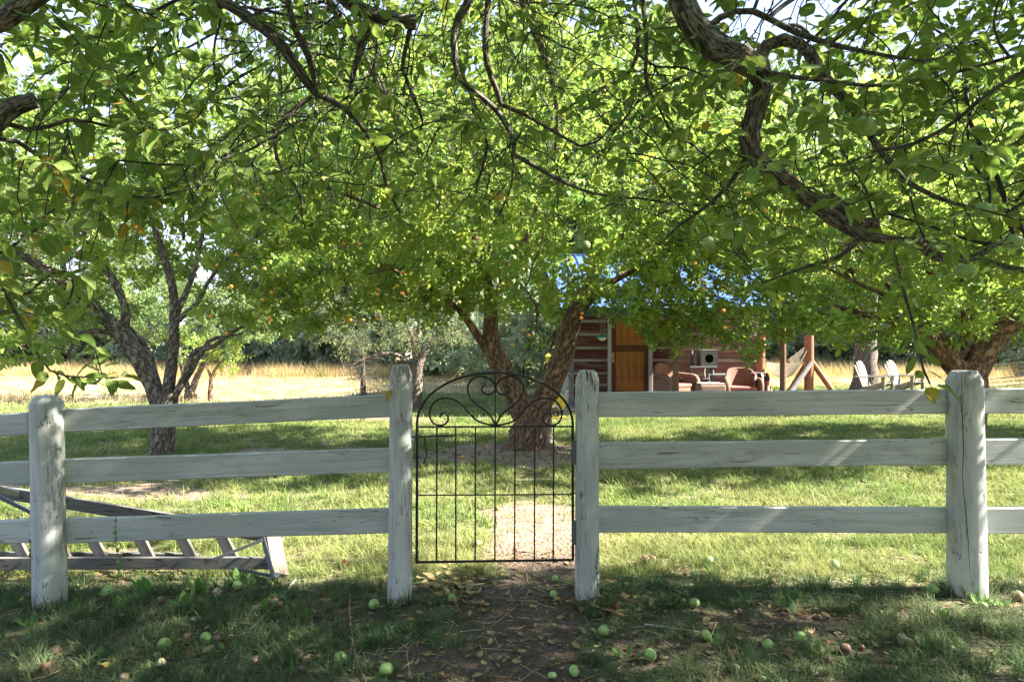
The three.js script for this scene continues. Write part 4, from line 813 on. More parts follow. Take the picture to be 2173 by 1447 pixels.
// ---------------------------------------------------------------- orchard ladder lying on its side behind the sloping rails
{
  const o = thing('step_ladder', 'old grey wooden step ladder lying on its side behind the sloping rails', 'ladder', [0, 0, 0]);
  const A = at;
  part('side_rail', board(A(-120, 1196, 4.34), A(575, 1194, 4.36), 0.075, 0.032), greyWood, o);
  part('side_rail', board(A(-120, 1024, 4.78), A(600, 1142, 4.62), 0.085, 0.03), greyWood, o);
  part('prop', board(A(-90, 1178, 4.5), A(420, 1182, 4.5), 0.05, 0.03), greyWood, o);
  for (const x of [40, 128, 205, 305, 395, 482]) part('tread', board(A(x - 22, 1118, 4.58), A(x + 14, 1190, 4.37), 0.075, 0.022, new V3(0.9, 0.2, 0.4)), rungWood, o);
  const end = part('top_board', board(A(578, 1138, 4.52), A(594, 1222, 4.24), 0.10, 0.035, new V3(0.35, 0.1, -1)), rungWood, o); end.userData.label = 'paint-worn board at the ladder head';
  part('bracket', board(A(556, 1140, 4.4), A(580, 1226, 4.16), 0.032, 0.006, new V3(0.8, 0, 0.6)), darkZinc, o);
  part('brace', board(A(450, 1188, 4.28), A(556, 1146, 4.34), 0.02, 0.005), darkZinc, o);
  part('brace', board(A(505, 1208, 4.26), A(574, 1222, 4.18), 0.02, 0.005), darkZinc, o);
  part('pivot', bar(A(585, 1220, 4.17), A(587, 1220, 4.10), 0.016, 10), zinc, o);
  part('hinge_plate', board(A(-30, 1028, 4.55), A(38, 1048, 4.62), 0.06, 0.008, new V3(0.1, 0.75, 0.6)), zinc, o);
  part('strut', board(A(-20, 1046, 4.5), A(75, 1092, 4.45), 0.03, 0.012), darkZinc, o);
}
// ---------------------------------------------------------------- log cabin with its porch
const logPaint = [0, 1, 2].map((k) => std({ name: 'worn_red_log', map: tex(512, 256, (u, v) => { const w = (pf(u, v, 3, 3, 3, 700 + k) - 0.5) * 0.14, g = pf(u, v + w, 5, 34, 4, 710 + k * 3), b = sstep(0.46, 0.62, pf(u, v + w, 4, 9, 4, 720 + k * 5)), cr = 1 - sstep(0, 0.03, Math.abs(pf(u, v + w, 4, 16, 3, 730 + k) - 0.5)); let c = mixc([0.29, 0.14, 0.115], [0.43, 0.225, 0.18], g); c = mixc(c, [0.60, 0.54, 0.50], b * (0.18 + 0.16 * k)); return mixc(c, [0.12, 0.08, 0.07], cr * 0.7); }, true, 0.4, 2), roughness: 0.85 }));
const chinkMat = std({ name: 'chinking', map: tex(256, 64, (u, v) => mixc([0.72, 0.68, 0.62], [0.52, 0.49, 0.45], sstep(0.4, 0.75, pf(u, v, 10, 4, 4, 760))), true, 0.8, 3), roughness: 0.95 });
const doorPanel = std({ name: 'orange_door_board', map: woodTex([0.66, 0.40, 0.17], [0.82, 0.54, 0.25], 3, 26, 770, [0.4, 0.2, 0.08]), roughness: 0.5 });
const doorFrame = std({ name: 'brown_door_frame', map: woodTex([0.36, 0.19, 0.09], [0.47, 0.26, 0.13], 3, 26, 780), roughness: 0.55 });
const trimPaint = std({ name: 'white_door_trim', color: lin(0.55, 0.53, 0.49), roughness: 0.7 });
const brass = std({ name: 'brass', color: lin(0.6, 0.45, 0.2), roughness: 0.4, metalness: 0.8 });
const blueRoof = std({ name: 'blue_metal_roof', color: lin(0.085, 0.155, 0.31), roughness: 0.38, metalness: 0.2 });
const greenTrim = std({ name: 'dark_green_fascia', color: lin(0.025, 0.05, 0.045), roughness: 0.6 });
{
  const X0 = 1.42, X1 = 5.72, Z = -16.2, ZB = -20.6, FLOOR = 0.2, D0 = 2.275, D1 = 3.33;
  const o = thing('log_cabin', 'red log cabin with white chinking, orange panelled door, porch and blue metal roof', 'cabin', [0, 0, 0]);
  const lines = [0.14, 0.46, 0.74, 1.05, 1.34, 1.66, 1.97, 2.28, 2.62];
  const doorTop = 2.14;
  const r = rng(808);
  for (let k = 0; k < lines.length - 1; k++) {
    const lo = lines[k] + 0.05, hi = lines[k + 1] - 0.015, h = hi - lo, y = (lo + hi) / 2, spans = lo < doorTop ? [[X0 - 0.1, D0], [D1, X1 + 0.1]] : [[X0 - 0.1, X1 + 0.1]];
    for (const [a, b] of spans) {
      part('log', rail(new V3(a, y, Z - 0.1), new V3(b, y + rr(-0.01, 0.01, r), Z - 0.1), h, 0.2, k * 3 + a), logPaint[(k + (a > 3 ? 1 : 0)) % 3], o);
      part('chinking', box(b - a - 0.02, 0.085, 0.12, (a + b) / 2, lines[k] + 0.018, Z - 0.09, 0.01), chinkMat, o);
    }
    for (const x of [X0 + 0.1, X1 - 0.1]) {
      const g = rail(new V3(0, 0, 0), new V3(Z - 0.02 - ZB, 0, 0), h, 0.2, k + 40); g.rotateY(Math.PI / 2); g.translate(x, y + 0.14 > 2.6 ? y : y + 0.13, Z - 0.22);
      part('log', g, logPaint[k % 3], o);
      part('chinking', box(0.11, 0.09, Z - ZB - 0.3, x, lines[k] + 0.16, (Z + ZB) / 2, 0.01), chinkMat, o);
    }
  }
  part('wall', box(X1 - X0 - 0.3, 2.6, 0.15, (X0 + X1) / 2, 1.4, ZB, 0.01), logPaint[0], o);
  // door
  const door = part('door', box(0.90, 1.94, 0.03, (D0 + D1) / 2, FLOOR + 0.98, Z - 0.085), doorFrame, o), cx = (D0 + D1) / 2;
  const dbox = (n, w, h, x, y, m, z = Z - 0.055, t = 0.03) => part(n, box(w, h, t, x, y, z, 0.004), m, door);
  dbox('stile', 0.115, 1.94, cx - 0.392, FLOOR + 0.98, doorFrame, Z - 0.05, 0.04); dbox('stile', 0.115, 1.94, cx + 0.392, FLOOR + 0.98, doorFrame, Z - 0.05, 0.04);
  dbox('lock_rail', 0.668, 0.17, cx, 1.345, doorFrame, Z - 0.05, 0.038); dbox('bottom_rail', 0.668, 0.14, cx, FLOOR + 0.08, doorFrame, Z - 0.05, 0.038); dbox('top_rail', 0.668, 0.12, cx, FLOOR + 1.89, doorFrame, Z - 0.05, 0.038);
  for (let k = 0; k < 4; k++) {
    const x = cx - 0.334 + 0.167 * (k + 0.5);
    for (const [y0, y1] of [[0.352, 1.258], [1.432, 2.028]]) { const g = board(new V3(x, y0, Z - 0.062), new V3(x, y1, Z - 0.062), 0.161, 0.016, new V3(1, 0, 0), 0.005); part('panel_board', g, doorPanel, door); }
  }
  for (const [y, h, w] of [[1.265, 0.014, 0.668], [1.425, 0.014, 0.668], [0.345, 0.014, 0.668]]) dbox('bead', w, h, cx, y, doorPanel, Z - 0.034, 0.012);
  for (const s of [-1, 1]) dbox('bead', 0.012, 0.9, cx + s * 0.33, 0.805, doorPanel, Z - 0.034, 0.012);
  dbox('lock_plate', 0.055, 0.24, cx - 0.40, 1.13, brass, Z - 0.024, 0.012);
  const knob = new THREE.SphereGeometry(0.03, 12, 10); knob.translate(cx - 0.40, 1.1, Z + 0.02); part('knob', knob, brass, door);
  for (const x of [D0 + 0.04, D1 - 0.04]) part('door_trim', box(0.085, 2.04, 0.08, x, FLOOR + 1.02, Z + 0.01, 0.006), trimPaint, o);
  part('door_trim', box(1.06, 0.1, 0.08, cx, FLOOR + 2.09, Z + 0.01, 0.006), trimPaint, o);
  // porch deck
  for (let k = 0; k < 17; k++) part('deck_board', box(4.95, 0.035, 0.142, 3.5, FLOOR - 0.018, -13.78 - k * 0.148, 0.004), greyWood, o);
  part('deck_edge', box(4.95, 0.15, 0.04, 3.5, 0.085, -13.68, 0.005), greyWood, o);
  const pm = std({ name: 'porch_post_wood', map: woodTex([0.34, 0.24, 0.18], [0.52, 0.40, 0.31], 3, 30, 790), roughness: 0.85 });
  for (const [px, w] of [[1212, 0.05], [1434, 0.062], [1661.5, 0.058]]) { const x = (px - CX) / F * 14; part('porch_post', tubes([{ p: [new V3(x, 0.2, -14), new V3(x + 0.01, 1.1, -14), new V3(x, 2.16, -14)], r: [w * 1.1, w, w], sides: 12, cap: true }], { rough: 0.08, vscale: 0.7 }), px < 1300 ? greyWood : pm, o); }
  part('porch_beam', box(5.0, 0.15, 0.12, 3.45, 2.2, -14, 0.01), pm, o);
  // roof: pans with standing seams, two slopes
  const roof = part('roof', box(5.2, 0.03, 0.12, 3.45, 3.86, -18.6, 0.01), blueRoof, o);
  const eave = [2.18, -13.55], ridge = [3.84, -18.6], back = [2.6, -22.4];
  for (const [A, B] of [[eave, ridge], [back, ridge]]) for (let k = 0; k < 12; k++) {
    const x = 0.86 + (k + 0.5) * 0.432, p0 = new V3(x, A[0], A[1]), p1 = new V3(x, B[0], B[1]);
    part('roof_panel', mergeGeometries([board(p0, p1, 0.428, 0.012, new V3(1, 0, 0), 0.002), board(p0.clone().add(new V3(0.21, 0.026, 0)), p1.clone().add(new V3(0.21, 0.026, 0)), 0.02, 0.035, new V3(1, 0, 0), 0.002)]), blueRoof, roof);
  }
  part('fascia', box(5.2, 0.16, 0.03, 3.45, 2.09, -13.6, 0.005), greenTrim, o);
  for (let k = 0; k < 7; k++) part('rafter', board(new V3(1.0 + k * 0.82, 2.1, -13.64), new V3(1.0 + k * 0.82, 3.7, -18.5), 0.05, 0.12, new V3(1, 0, 0)), pm, o);
  part('soffit', board(new V3(3.45, 2.13, -13.62), new V3(3.45, 3.79, -18.6), 5.1, 0.02, new V3(1, 0, 0)), pm, o);
  for (const x of [X0 + 0.12, X1 - 0.12]) { const s = new THREE.Shape([new THREE.Vector2(-16.2, 2.6), new THREE.Vector2(-20.6, 2.6), new THREE.Vector2(-20.6, 3.0), new THREE.Vector2(-18.6, 3.76), new THREE.Vector2(-16.2, 2.95)]); const g = new THREE.ExtrudeGeometry(s, { depth: 0.1, bevelEnabled: false }); g.rotateY(-Math.PI / 2); part('gable', g, logPaint[1], o); }
}
// ---------------------------------------------------------------- things on and about the porch
const wicker = std({ name: 'pink_brown_wicker', map: tex(256, 256, (u, v) => { const a = Math.sin(u * 6.2832 * 16) * Math.sin(v * 6.2832 * 16); return mixc([0.50, 0.37, 0.31], [0.74, 0.60, 0.52], 0.5 + 0.4 * a + 0.2 * (pf(u, v, 8, 8, 3, 820) - 0.5)); }, true, 2.5, 2.5), bumpMap: tex(256, 256, (u, v) => 0.5 + 0.5 * Math.sin(u * 6.2832 * 16) * Math.sin(v * 6.2832 * 16), false, 2.5, 2.5), bumpScale: 0.006, roughness: 0.8 });
const wickerGrey = wicker.clone(); wickerGrey.color = lin(0.8, 0.72, 0.74);
const redCushion = std({ name: 'coral_cushion', color: lin(0.42, 0.15, 0.13), roughness: 0.9 });
function loftGrid(nu, nv, f) { const P = [], U = [], I = []; for (let j = 0; j <= nv; j++) for (let i = 0; i <= nu; i++) { const p = f(i / nu, j / nv); P.push(p[0], p[1], p[2]); U.push(i / nu, j / nv); } for (let j = 0; j < nv; j++) for (let i = 0; i < nu; i++) { const a = j * (nu + 1) + i, b = a + nu + 1; I.push(a, a + 1, b, a + 1, b + 1, b); } const g = new THREE.BufferGeometry(); g.setAttribute('position', new THREE.Float32BufferAttribute(P, 3)); g.setAttribute('uv', new THREE.Float32BufferAttribute(U, 2)); g.setIndex(I); g.computeVertexNormals(); return g; }
function wickerChair(label, pos, turn, wing, mat) {
  const o = thing('wicker_armchair', label, 'armchair', pos); o.rotation.y = turn; o.scale.setScalar(wing ? 0.86 : 0.97);
  const w = 0.36;
  // curved back with a rounded top; two skins make its thickness
  const back = (off) => loftGrid(16, 10, (u, v) => { const a = (u - 0.5) * (wing ? 2.6 : 2.1), top = 0.82 - 0.30 * Math.pow(Math.abs(u - 0.5) * 2, wing ? 4 : 2.4), y = 0.28 + v * (top - 0.28); return [Math.sin(a) * (w + off), y, 0.10 - Math.cos(a) * (0.38 + off) - 0.12 * v]; });
  part('backrest', mergeGeometries([back(0), back(0.05)]), mat, o);
  const rim = []; for (let i = 0; i <= 16; i++) { const u = i / 16, a = (u - 0.5) * (wing ? 2.6 : 2.1); rim.push(new V3(Math.sin(a) * (w + 0.025), 0.82 - 0.30 * Math.pow(Math.abs(u - 0.5) * 2, wing ? 4 : 2.4), 0.10 - Math.cos(a) * 0.405 - 0.12)); }
  part('back_rim', rod(rim, 0.03, 8), mat, o);
  for (const s of [-1, 1]) {
    part('arm', rod([new V3(s * 0.33, 0.58, -0.22), new V3(s * 0.40, 0.56, 0.05), new V3(s * 0.42, 0.53, 0.30), new V3(s * 0.41, 0.42, 0.38), new V3(s * 0.38, 0.1, 0.36)], 0.055, 10), mat, o);
    part('arm_panel', box(0.05, 0.42, 0.55, s * 0.385, 0.29, 0.06, 0.02), mat, o);
  }
  part('seat', box(0.72, 0.16, 0.62, 0, 0.22, 0.03, 0.03), mat, o);
  part('skirt', box(0.74, 0.14, 0.04, 0, 0.14, 0.35, 0.015), mat, o);
  part('cushion', box(0.66, 0.09, 0.58, 0, 0.345, 0.05, 0.035), redCushion, o);
  for (const [x, z] of [[-0.33, 0.33], [0.33, 0.33], [-0.3, -0.24], [0.3, -0.24]]) part('leg', bar(new V3(x, 0, z), new V3(x, 0.16, z), 0.026, 8), mat, o);
  return o;
}
const porch = (px, d, y = 0.2) => new V3((px - CX) / F * d, y, -d);
wickerChair('round-backed wicker armchair with a coral cushion beside the cabin door', porch(1428, 15.25), 0.5, false, wicker);
wickerChair('tall winged wicker armchair with a coral cushion past the cat tree', porch(1575, 14.9), -0.15, true, wickerGrey);
{
  const o = thing('wicker_footstool', 'low woven footstool with a pale top between the two wicker armchairs', 'footstool', porch(1508, 14.7));
  part('woven_body', box(0.56, 0.16, 0.42, 0, 0.31, 0, 0.04), wicker, o);
  part('top', box(0.52, 0.03, 0.38, 0, 0.405, 0, 0.012), std({ name: 'pale_table_top', color: lin(0.45, 0.42, 0.4), roughness: 0.6 }), o);
  for (const [x, z] of [[-0.24, 0.17], [0.24, 0.17], [-0.24, -0.17], [0.24, -0.17]]) part('leg', rod([new V3(x, 0.25, z), new V3(x * 1.02, 0.12, z), new V3(x * 1.1, 0, z * 1.1)], 0.028, 8), wicker, o);
}
{
  const plush = std({ name: 'grey_plush', map: tex(128, 128, (u, v) => { const k = 0.36 + 0.12 * pf(u, v, 30, 30, 2, 830); return [k, k, k * 1.02]; }, true, 3, 3), roughness: 1 }), dark = std({ name: 'hole_lining', color: lin(0.008, 0.008, 0.008), roughness: 1 });
  const o = thing('cat_tree', 'grey plush cat tree with platforms and round holes against the cabin wall', 'cat tree', porch(1490, 15.75));
  part('base', box(0.62, 0.05, 0.5, 0, 0.025, 0, 0.015), plush, o);
  const holed = (w, h, d, y, x, rad) => { const s = new THREE.Shape([new THREE.Vector2(-w / 2, 0), new THREE.Vector2(w / 2, 0), new THREE.Vector2(w / 2, h), new THREE.Vector2(-w / 2, h)]); const c = new THREE.Path(); c.absarc(0, h * 0.5, rad, 0, 6.2832, true); s.holes.push(c); const g = new THREE.ExtrudeGeometry(s, { depth: 0.02, bevelEnabled: false, curveSegments: 20 }); g.translate(x, y, d / 2 - 0.02); const side = [box(0.02, h, d - 0.02, x - w / 2 + 0.01, y + h / 2, -0.01), box(0.02, h, d - 0.02, x + w / 2 - 0.01, y + h / 2, -0.01), box(w, 0.02, d, x, y + h + 0.01, 0), box(w - 0.04, h, 0.02, x, y + h / 2, -d / 2 + 0.01)]; return mergeGeometries([g, ...side].map((q) => (q.index ? q.toNonIndexed() : q))); };
  part('lower_den', holed(0.4, 0.34, 0.4, 0.05, -0.05, 0.12), plush, o);
  part('upper_den', holed(0.38, 0.36, 0.36, 0.74, 0.12, 0.1), plush, o);
  for (const [x, y] of [[-0.1, 0.45], [-0.02, 0.72]]) part('platform', box(y > 0.6 ? 0.62 : 0.46, 0.04, 0.42, x, y, 0, 0.015), plush, o);
  part('platform', box(0.5, 0.035, 0.34, 0.34, 0.54, 0, 0.012), plush, o);
  for (const [x, z, y0, y1] of [[-0.25, 0.12, 0.46, 0.7], [0.1, 0.14, 0.05, 0.72], [0.2, 0.12, 0.05, 0.72], [-0.22, -0.1, 0.4, 1.1]]) part('scratching_post', bar(new V3(x, y0, z), new V3(x, y1, z), 0.042, 12), plush, o);
  part('hanging_cord', bar(new V3(-0.2, 0.5, 0.19), new V3(-0.21, 0.7, 0.19), 0.006), std({ name: 'red_cord', color: lin(0.5, 0.02, 0.02) }), o);
  part('rope_loop', rod([new V3(0.02, 0.7, 0.2), new V3(0, 0.6, 0.21), new V3(0.02, 0.5, 0.2)], 0.011, 6), trimPaint, o);
}
{
  const o = thing('quilt', 'patchwork quilt in dark red and white draped at the end of the porch', 'quilt', porch(1612, 14.9));
  const q = std({ name: 'patchwork', map: tex(128, 128, (u, v) => { const k = Math.floor(u * 6) + Math.floor(v * 6) * 3; return [[0.45, 0.10, 0.12], [0.72, 0.68, 0.62], [0.20, 0.16, 0.2], [0.55, 0.44, 0.4]][(k * 7 + (k >> 2)) % 4]; }, true), roughness: 0.95 });
  part('draped_cloth', loftGrid(14, 14, (u, v) => [(u - 0.5) * 0.34 + 0.02 * Math.sin(v * 6), 0.62 - 0.6 * Math.pow(v, 1.2), 0.02 + 0.2 * v + 0.03 * Math.sin(u * 14 + v * 2)]), q, o);
  part('rail_end', bar(new V3(-0.18, 0.61, 0), new V3(0.18, 0.61, 0), 0.025, 8), greyWood, o);
}
{
  const o = thing('hanging_bird', 'round teal and white ceramic bird hanging on strings left of the cabin door'.replace('left of', 'before'), 'ornament', at(1278, 716, 14.0));
  const teal = std({ name: 'teal_glaze', color: lin(0.02, 0.16, 0.14), roughness: 0.25 }), white = std({ name: 'white_glaze', color: lin(0.6, 0.58, 0.5), roughness: 0.3 });
  const a = new THREE.SphereGeometry(0.075, 18, 12, 0, 6.2832, 0, 1.7); a.scale(1.15, 0.95, 0.9); part('back', a, teal, o);
  const b = new THREE.SphereGeometry(0.074, 18, 12, 0, 6.2832, 1.7, 1.45); b.scale(1.15, 0.95, 0.9); part('belly', b, white, o);
  const t = new THREE.ConeGeometry(0.03, 0.08, 8); t.rotateZ(1.2); t.translate(-0.11, 0.01, 0); part('tail', t, teal, o);
  const k = new THREE.ConeGeometry(0.014, 0.03, 8); k.rotateZ(-1.57); k.translate(0.1, 0.0, 0); part('beak', k, brass, o);
  for (const x of [-0.04, 0, 0.05]) part('string', bar(new V3(x, 0.06, 0), new V3(x, 0.48, 0), 0.0025, 4), trimPaint, o);
}
{
  const o = thing('wind_chime', 'amber glass hanging ornament at the open end of the porch roof', 'ornament', at(1620, 700, 13.9));
  const amber = phys({ name: 'amber_glass', color: lin(0.75, 0.22, 0.02), roughness: 0.3, transmission: 0.4, thickness: 0 });
  part('cord', bar(new V3(0, -0.5, 0), new V3(0, 0.28, 0), 0.004), twigApple, o);
  for (let k = 0; k < 6; k++) { const g = new THREE.SphereGeometry(0.05, 12, 8); g.scale(1 - 0.05 * (k % 3), 0.8, 1); g.translate(0.012 * (k % 2 ? 1 : -1), -0.42 + k * 0.1, 0); part('bead', g, amber, o); }
}
{
  const blue = std({ name: 'pale_blue_plastic', color: lin(0.22, 0.42, 0.52), roughness: 0.5 });
  const o = thing('planter', 'pale blue plastic planter standing at the corner of the porch', 'planter', new V3(at(1190, 0, 14.6).x, 0.25, -14.6));
  const g = new THREE.LatheGeometry([[0.001, 0.0], [0.075, 0], [0.085, 0.02], [0.11, 0.28], [0.125, 0.29], [0.125, 0.33], [0.11, 0.33], [0.1, 0.26], [0.001, 0.25]].map(([x, y]) => new THREE.Vector2(x, y)), 20); part('tub', g, blue, o);
  const base = part('stand', box(0.3, 0.25, 0.3, 0, -0.125, 0, 0.02), greyWood, o); base.position.y = 0;
}
{
  const yel = std({ name: 'yellow_plastic', color: lin(0.4, 0.31, 0.03), roughness: 0.5 }), dk = std({ name: 'black_hose', color: lin(0.015, 0.015, 0.015), roughness: 0.6 });
  const o = thing('hose_reel', 'yellow hose reel with a black hose on the grass by the porch corner', 'hose reel', new V3(at(1184, 0, 13.2).x, 0.22, -13.2));
  for (const z of [-0.1, 0.1]) { const g = new THREE.CylinderGeometry(0.16, 0.16, 0.02, 24); g.rotateX(1.5708); g.translate(0, 0.12, z); part('flange', g, yel, o); }
  for (let k = 0; k < 4; k++) { const g = new THREE.TorusGeometry(0.13, 0.022, 8, 24); g.translate(0, 0.12, -0.07 + k * 0.045); part('hose_coil', g, dk, o); }
  part('foot', box(0.3, 0.03, 0.26, 0, -0.17, 0), yel, o); part('foot', box(0.04, 0.28, 0.24, 0.0, -0.04, 0), dk, o);
}
{
  const o = thing('bird_feeder', 'small yellow bird feeder on a thin pole behind the forked trunk', 'bird feeder', new V3(at(1164, 0, 13.6).x, 0, -13.6));
  part('pole', bar(new V3(0, 0, 0), new V3(0, 1.08, 0), 0.012), iron, o);
  const yel = std({ name: 'bright_yellow_paint', color: lin(0.5, 0.4, 0.03), roughness: 0.5 });
  part('hopper', box(0.11, 0.13, 0.1, 0, 1.15, 0, 0.01), yel, o);
  const r = new THREE.ConeGeometry(0.1, 0.06, 4); r.rotateY(0.785); r.translate(0, 1.245, 0); part('cap', r, yel, o);
}
{
  const stone = std({ name: 'pale_stone', map: tex(256, 256, (u, v) => mixc([0.50, 0.46, 0.41], [0.68, 0.64, 0.58], pf(u, v, 8, 8, 5, 850)), true, 2, 2), bumpMap: tex(256, 256, (u, v) => pf(u, v, 12, 12, 5, 855), false, 2, 2), bumpScale: 0.01, roughness: 0.95 });
  const o = thing('bird_bath', 'low stone bird bath on a turned pedestal beside the forked apricot trunk', 'bird bath', onGround(1160, 942));
  const L = (pts) => new THREE.LatheGeometry(pts.map(([x, y]) => new THREE.Vector2(x, y)), 24);
  part('pedestal', L([[0.001, 0], [0.13, 0], [0.13, 0.05], [0.1, 0.08], [0.075, 0.16], [0.085, 0.3], [0.07, 0.42], [0.1, 0.46], [0.001, 0.46]]), stone, o);
  part('bowl', L([[0.001, 0.46], [0.1, 0.461], [0.19, 0.52], [0.205, 0.56], [0.19, 0.565], [0.15, 0.53], [0.001, 0.5]]), stone, o);
}
{
  const white = std({ name: 'white_sack', map: tex(128, 128, (u, v) => mixc([0.78, 0.76, 0.76], [0.6, 0.57, 0.58], pf(u, v, 6, 6, 4, 860))), roughness: 0.9 });
  [[1199, 14.6, 0.2, 0.62, 0.24, 'tall pale sack of the pair leaning by the porch corner post'], [1207, 14.3, 0.16, 0.3, 0.2, 'short pale sack of the pair in front of the porch corner']].forEach(([px, d, w, h, t, label], i) => {
    const g = loftGrid(20, 12, (u, v) => { const a = u * 6.2832, k = Math.pow(Math.sin(Math.PI * clamp(0.1 + 0.85 * v)), 0.35) * (1 + 0.1 * n3(Math.cos(a) * 2, v * 4, Math.sin(a) * 2 + i)); return [Math.cos(a) * w * 0.5 * k, v * h, -Math.sin(a) * t * 0.5 * k]; });
    const o = tag(part('feed_sack', g, white), label, 'sack', 'pale sacks by the porch'); o.position.copy(porch(px, d, i ? 0.2 : 0.2));
  });
}
{ // hammock on its log stand
  const d = 18.2, o = thing('hammock', 'cream cloth hammock slung from an orange log stand beyond the porch', 'hammock', [0, 0, 0]);
  const A = (x, y, dd = 0) => at(x, y, d + dd), log = (a, b, w) => tubes([{ p: [a, a.clone().lerp(b, 0.5), b], r: [w, w * 1.04, w], sides: 12, cap: true }], { rough: 0.06 });
  const cloth = phys({ name: 'cream_hammock_cloth', color: lin(0.5, 0.43, 0.34), roughness: 1, transmission: 0.3, thickness: 0 }), net = std({ name: 'rope', color: lin(0.26, 0.22, 0.17), roughness: 0.9 });
  part('log_post', log(A(1717, 844), A(1718, 712), 0.115), stripWood, o);
  part('log_leg', log(A(1722, 770, -0.1), A(1668, 846, -0.7), 0.07), greyWood, o);
  part('log_leg', log(A(1714, 768, 0.1), A(1672, 836, 0.9), 0.065), stripWood, o);
  part('log_leg', log(A(1724, 768), A(1776, 842, -0.2), 0.07), stripWood, o);
  part('log_post', log(A(1614, 846), A(1616, 715), 0.1), stripWood, o);
  part('log_leg', log(A(1617, 790), A(1642, 846, -0.3), 0.06), stripWood, o);
  part('log_leg', log(A(1616, 786), A(1600, 846, -0.4), 0.06), stripWood, o);
  part('base_log', log(A(1618, 840, 0.1), A(1712, 838, 0.1), 0.06), stripWood, o);
  part('cloth', loftGrid(26, 12, (u, v) => { const x = lerp(1628, 1700, u), s = Math.sin(Math.PI * u), p = A(x, 768 + 3 * s + (v * (1 - v)) * 4 * (10 + 22 * s), (v - 0.5) * 1.0); return p.toArray(); }), cloth, o);
  const fan = []; for (let k = 0; k <= 8; k++) { fan.push({ p: [A(1700, 768, (k / 8 - 0.5)), A(1717, 738)], r: [0.006, 0.006], sides: 4 }); fan.push({ p: [A(1628, 768, (k / 8 - 0.5)), A(1616, 745)], r: [0.006, 0.006], sides: 4 }); }
  part('rope_fan', tubes(fan), net, o);
  const mesh = []; for (let k = 0; k <= 14; k++) mesh.push({ p: [A(lerp(1672, 1690, k / 14), lerp(764, 780, k / 14), -0.5 + k * 0.03), A(1717, lerp(730, 752, k / 14))], r: [0.004, 0.004], sides: 4 });
  part('netting', tubes(mesh), net, o);
}
function gardenChair(label, pos, turn, mat) {
  const o = thing('adirondack_chair', label, 'garden chair', pos, 'weathered garden chairs under the big trunk'); o.rotation.y = turn;
  for (let k = 0; k < 6; k++) { const x = (k - 2.5) * 0.092; part('back_slat', board(new V3(x, 0.27, -0.22), new V3(x * 1.25, 0.98 - 0.02 * (k - 2.5) ** 2, -0.42), 0.085, 0.018, new V3(1, 0, 0)), mat, o); }
  for (let k = 0; k < 6; k++) part('seat_slat', board(new V3(-0.27, 0.27 + k * 0.022, -0.2 + k * 0.095), new V3(0.27, 0.27 + k * 0.022, -0.2 + k * 0.095), 0.02, 0.085), mat, o);
  for (const s of [-1, 1]) { part('arm', board(new V3(s * 0.36, 0.545, -0.4), new V3(s * 0.34, 0.56, 0.42), 0.022, 0.13), mat, o); part('leg', board(new V3(s * 0.31, 0, 0.32), new V3(s * 0.31, 0.545, 0.32), 0.09, 0.03, new V3(0, 0, 1)), mat, o); part('leg', board(new V3(s * 0.28, 0, -0.62), new V3(s * 0.28, 0.4, 0.36), 0.11, 0.028), mat, o); }
  part('back_rail', board(new V3(-0.36, 0.53, -0.36), new V3(0.36, 0.53, -0.36), 0.08, 0.03), mat, o);
}
const bleached = std({ name: 'bleached_wood', map: woodTex([0.42, 0.40, 0.38], [0.62, 0.59, 0.56], 3, 30, 870), roughness: 0.9 });
gardenChair('weathered garden chair turned sideways against the foot of the big bare trunk', (() => { const p = at(1858, 0, 18.6); return new V3(p.x, 0, p.z); })(), 0.72, bleached);
gardenChair('weathered garden chair beyond the big bare trunk, next to the cracked end post', (() => { const p = at(1922, 0, 19.2); return new V3(p.x, 0, p.z); })(), 0.62, bleached);
orchardTree('cottonwood_tree', 'big tree with a thick bare flaring trunk behind the garden chairs', 'tree', null, (() => { const p = at(1840, 0, 20.5); return new V3(p.x, 0, p.z); })(), [
  limb([[1838, 838, 20.5, 74], [1838, 825, 20.5, 56], [1838, 790, 20.5, 45], [1838, 740, 20.5, 42], [1842, 600, 20.5, 38], [1850, 420, 20.5, 30], [1860, 250, 20.5, 18], [1860, 100, 20.5, 8]]),
  limb([[1842, 600, 20.5, 22], [1780, 500, 20.2, 14], [1720, 430, 20, 8]]), limb([[1848, 480, 20.5, 22], [1930, 380, 20.8, 14], [2010, 320, 21, 8]]), limb([[1855, 330, 20.5, 18], [1800, 220, 21, 10], [1770, 150, 21, 6]]),
], ['trunk', 'limb', 'limb', 'limb'], [E(1800, 360, 20.8, 3.6, 2.8, 3.0, 500), E(1950, 420, 21, 2.6, 2.2, 2.6, 300), E(1840, 170, 21, 2.6, 2.2, 2.4, 250)],
{ seed: 53, step: 0.24, kill: 0.36, reach: 2.5, thin: 0.02, tip: 0.005, geos: sprigsFar, leaf: leafFar, bark: barkGrey, every: 1, chance: 0.9, scale: [0.5, 0.9], sides: 14 });
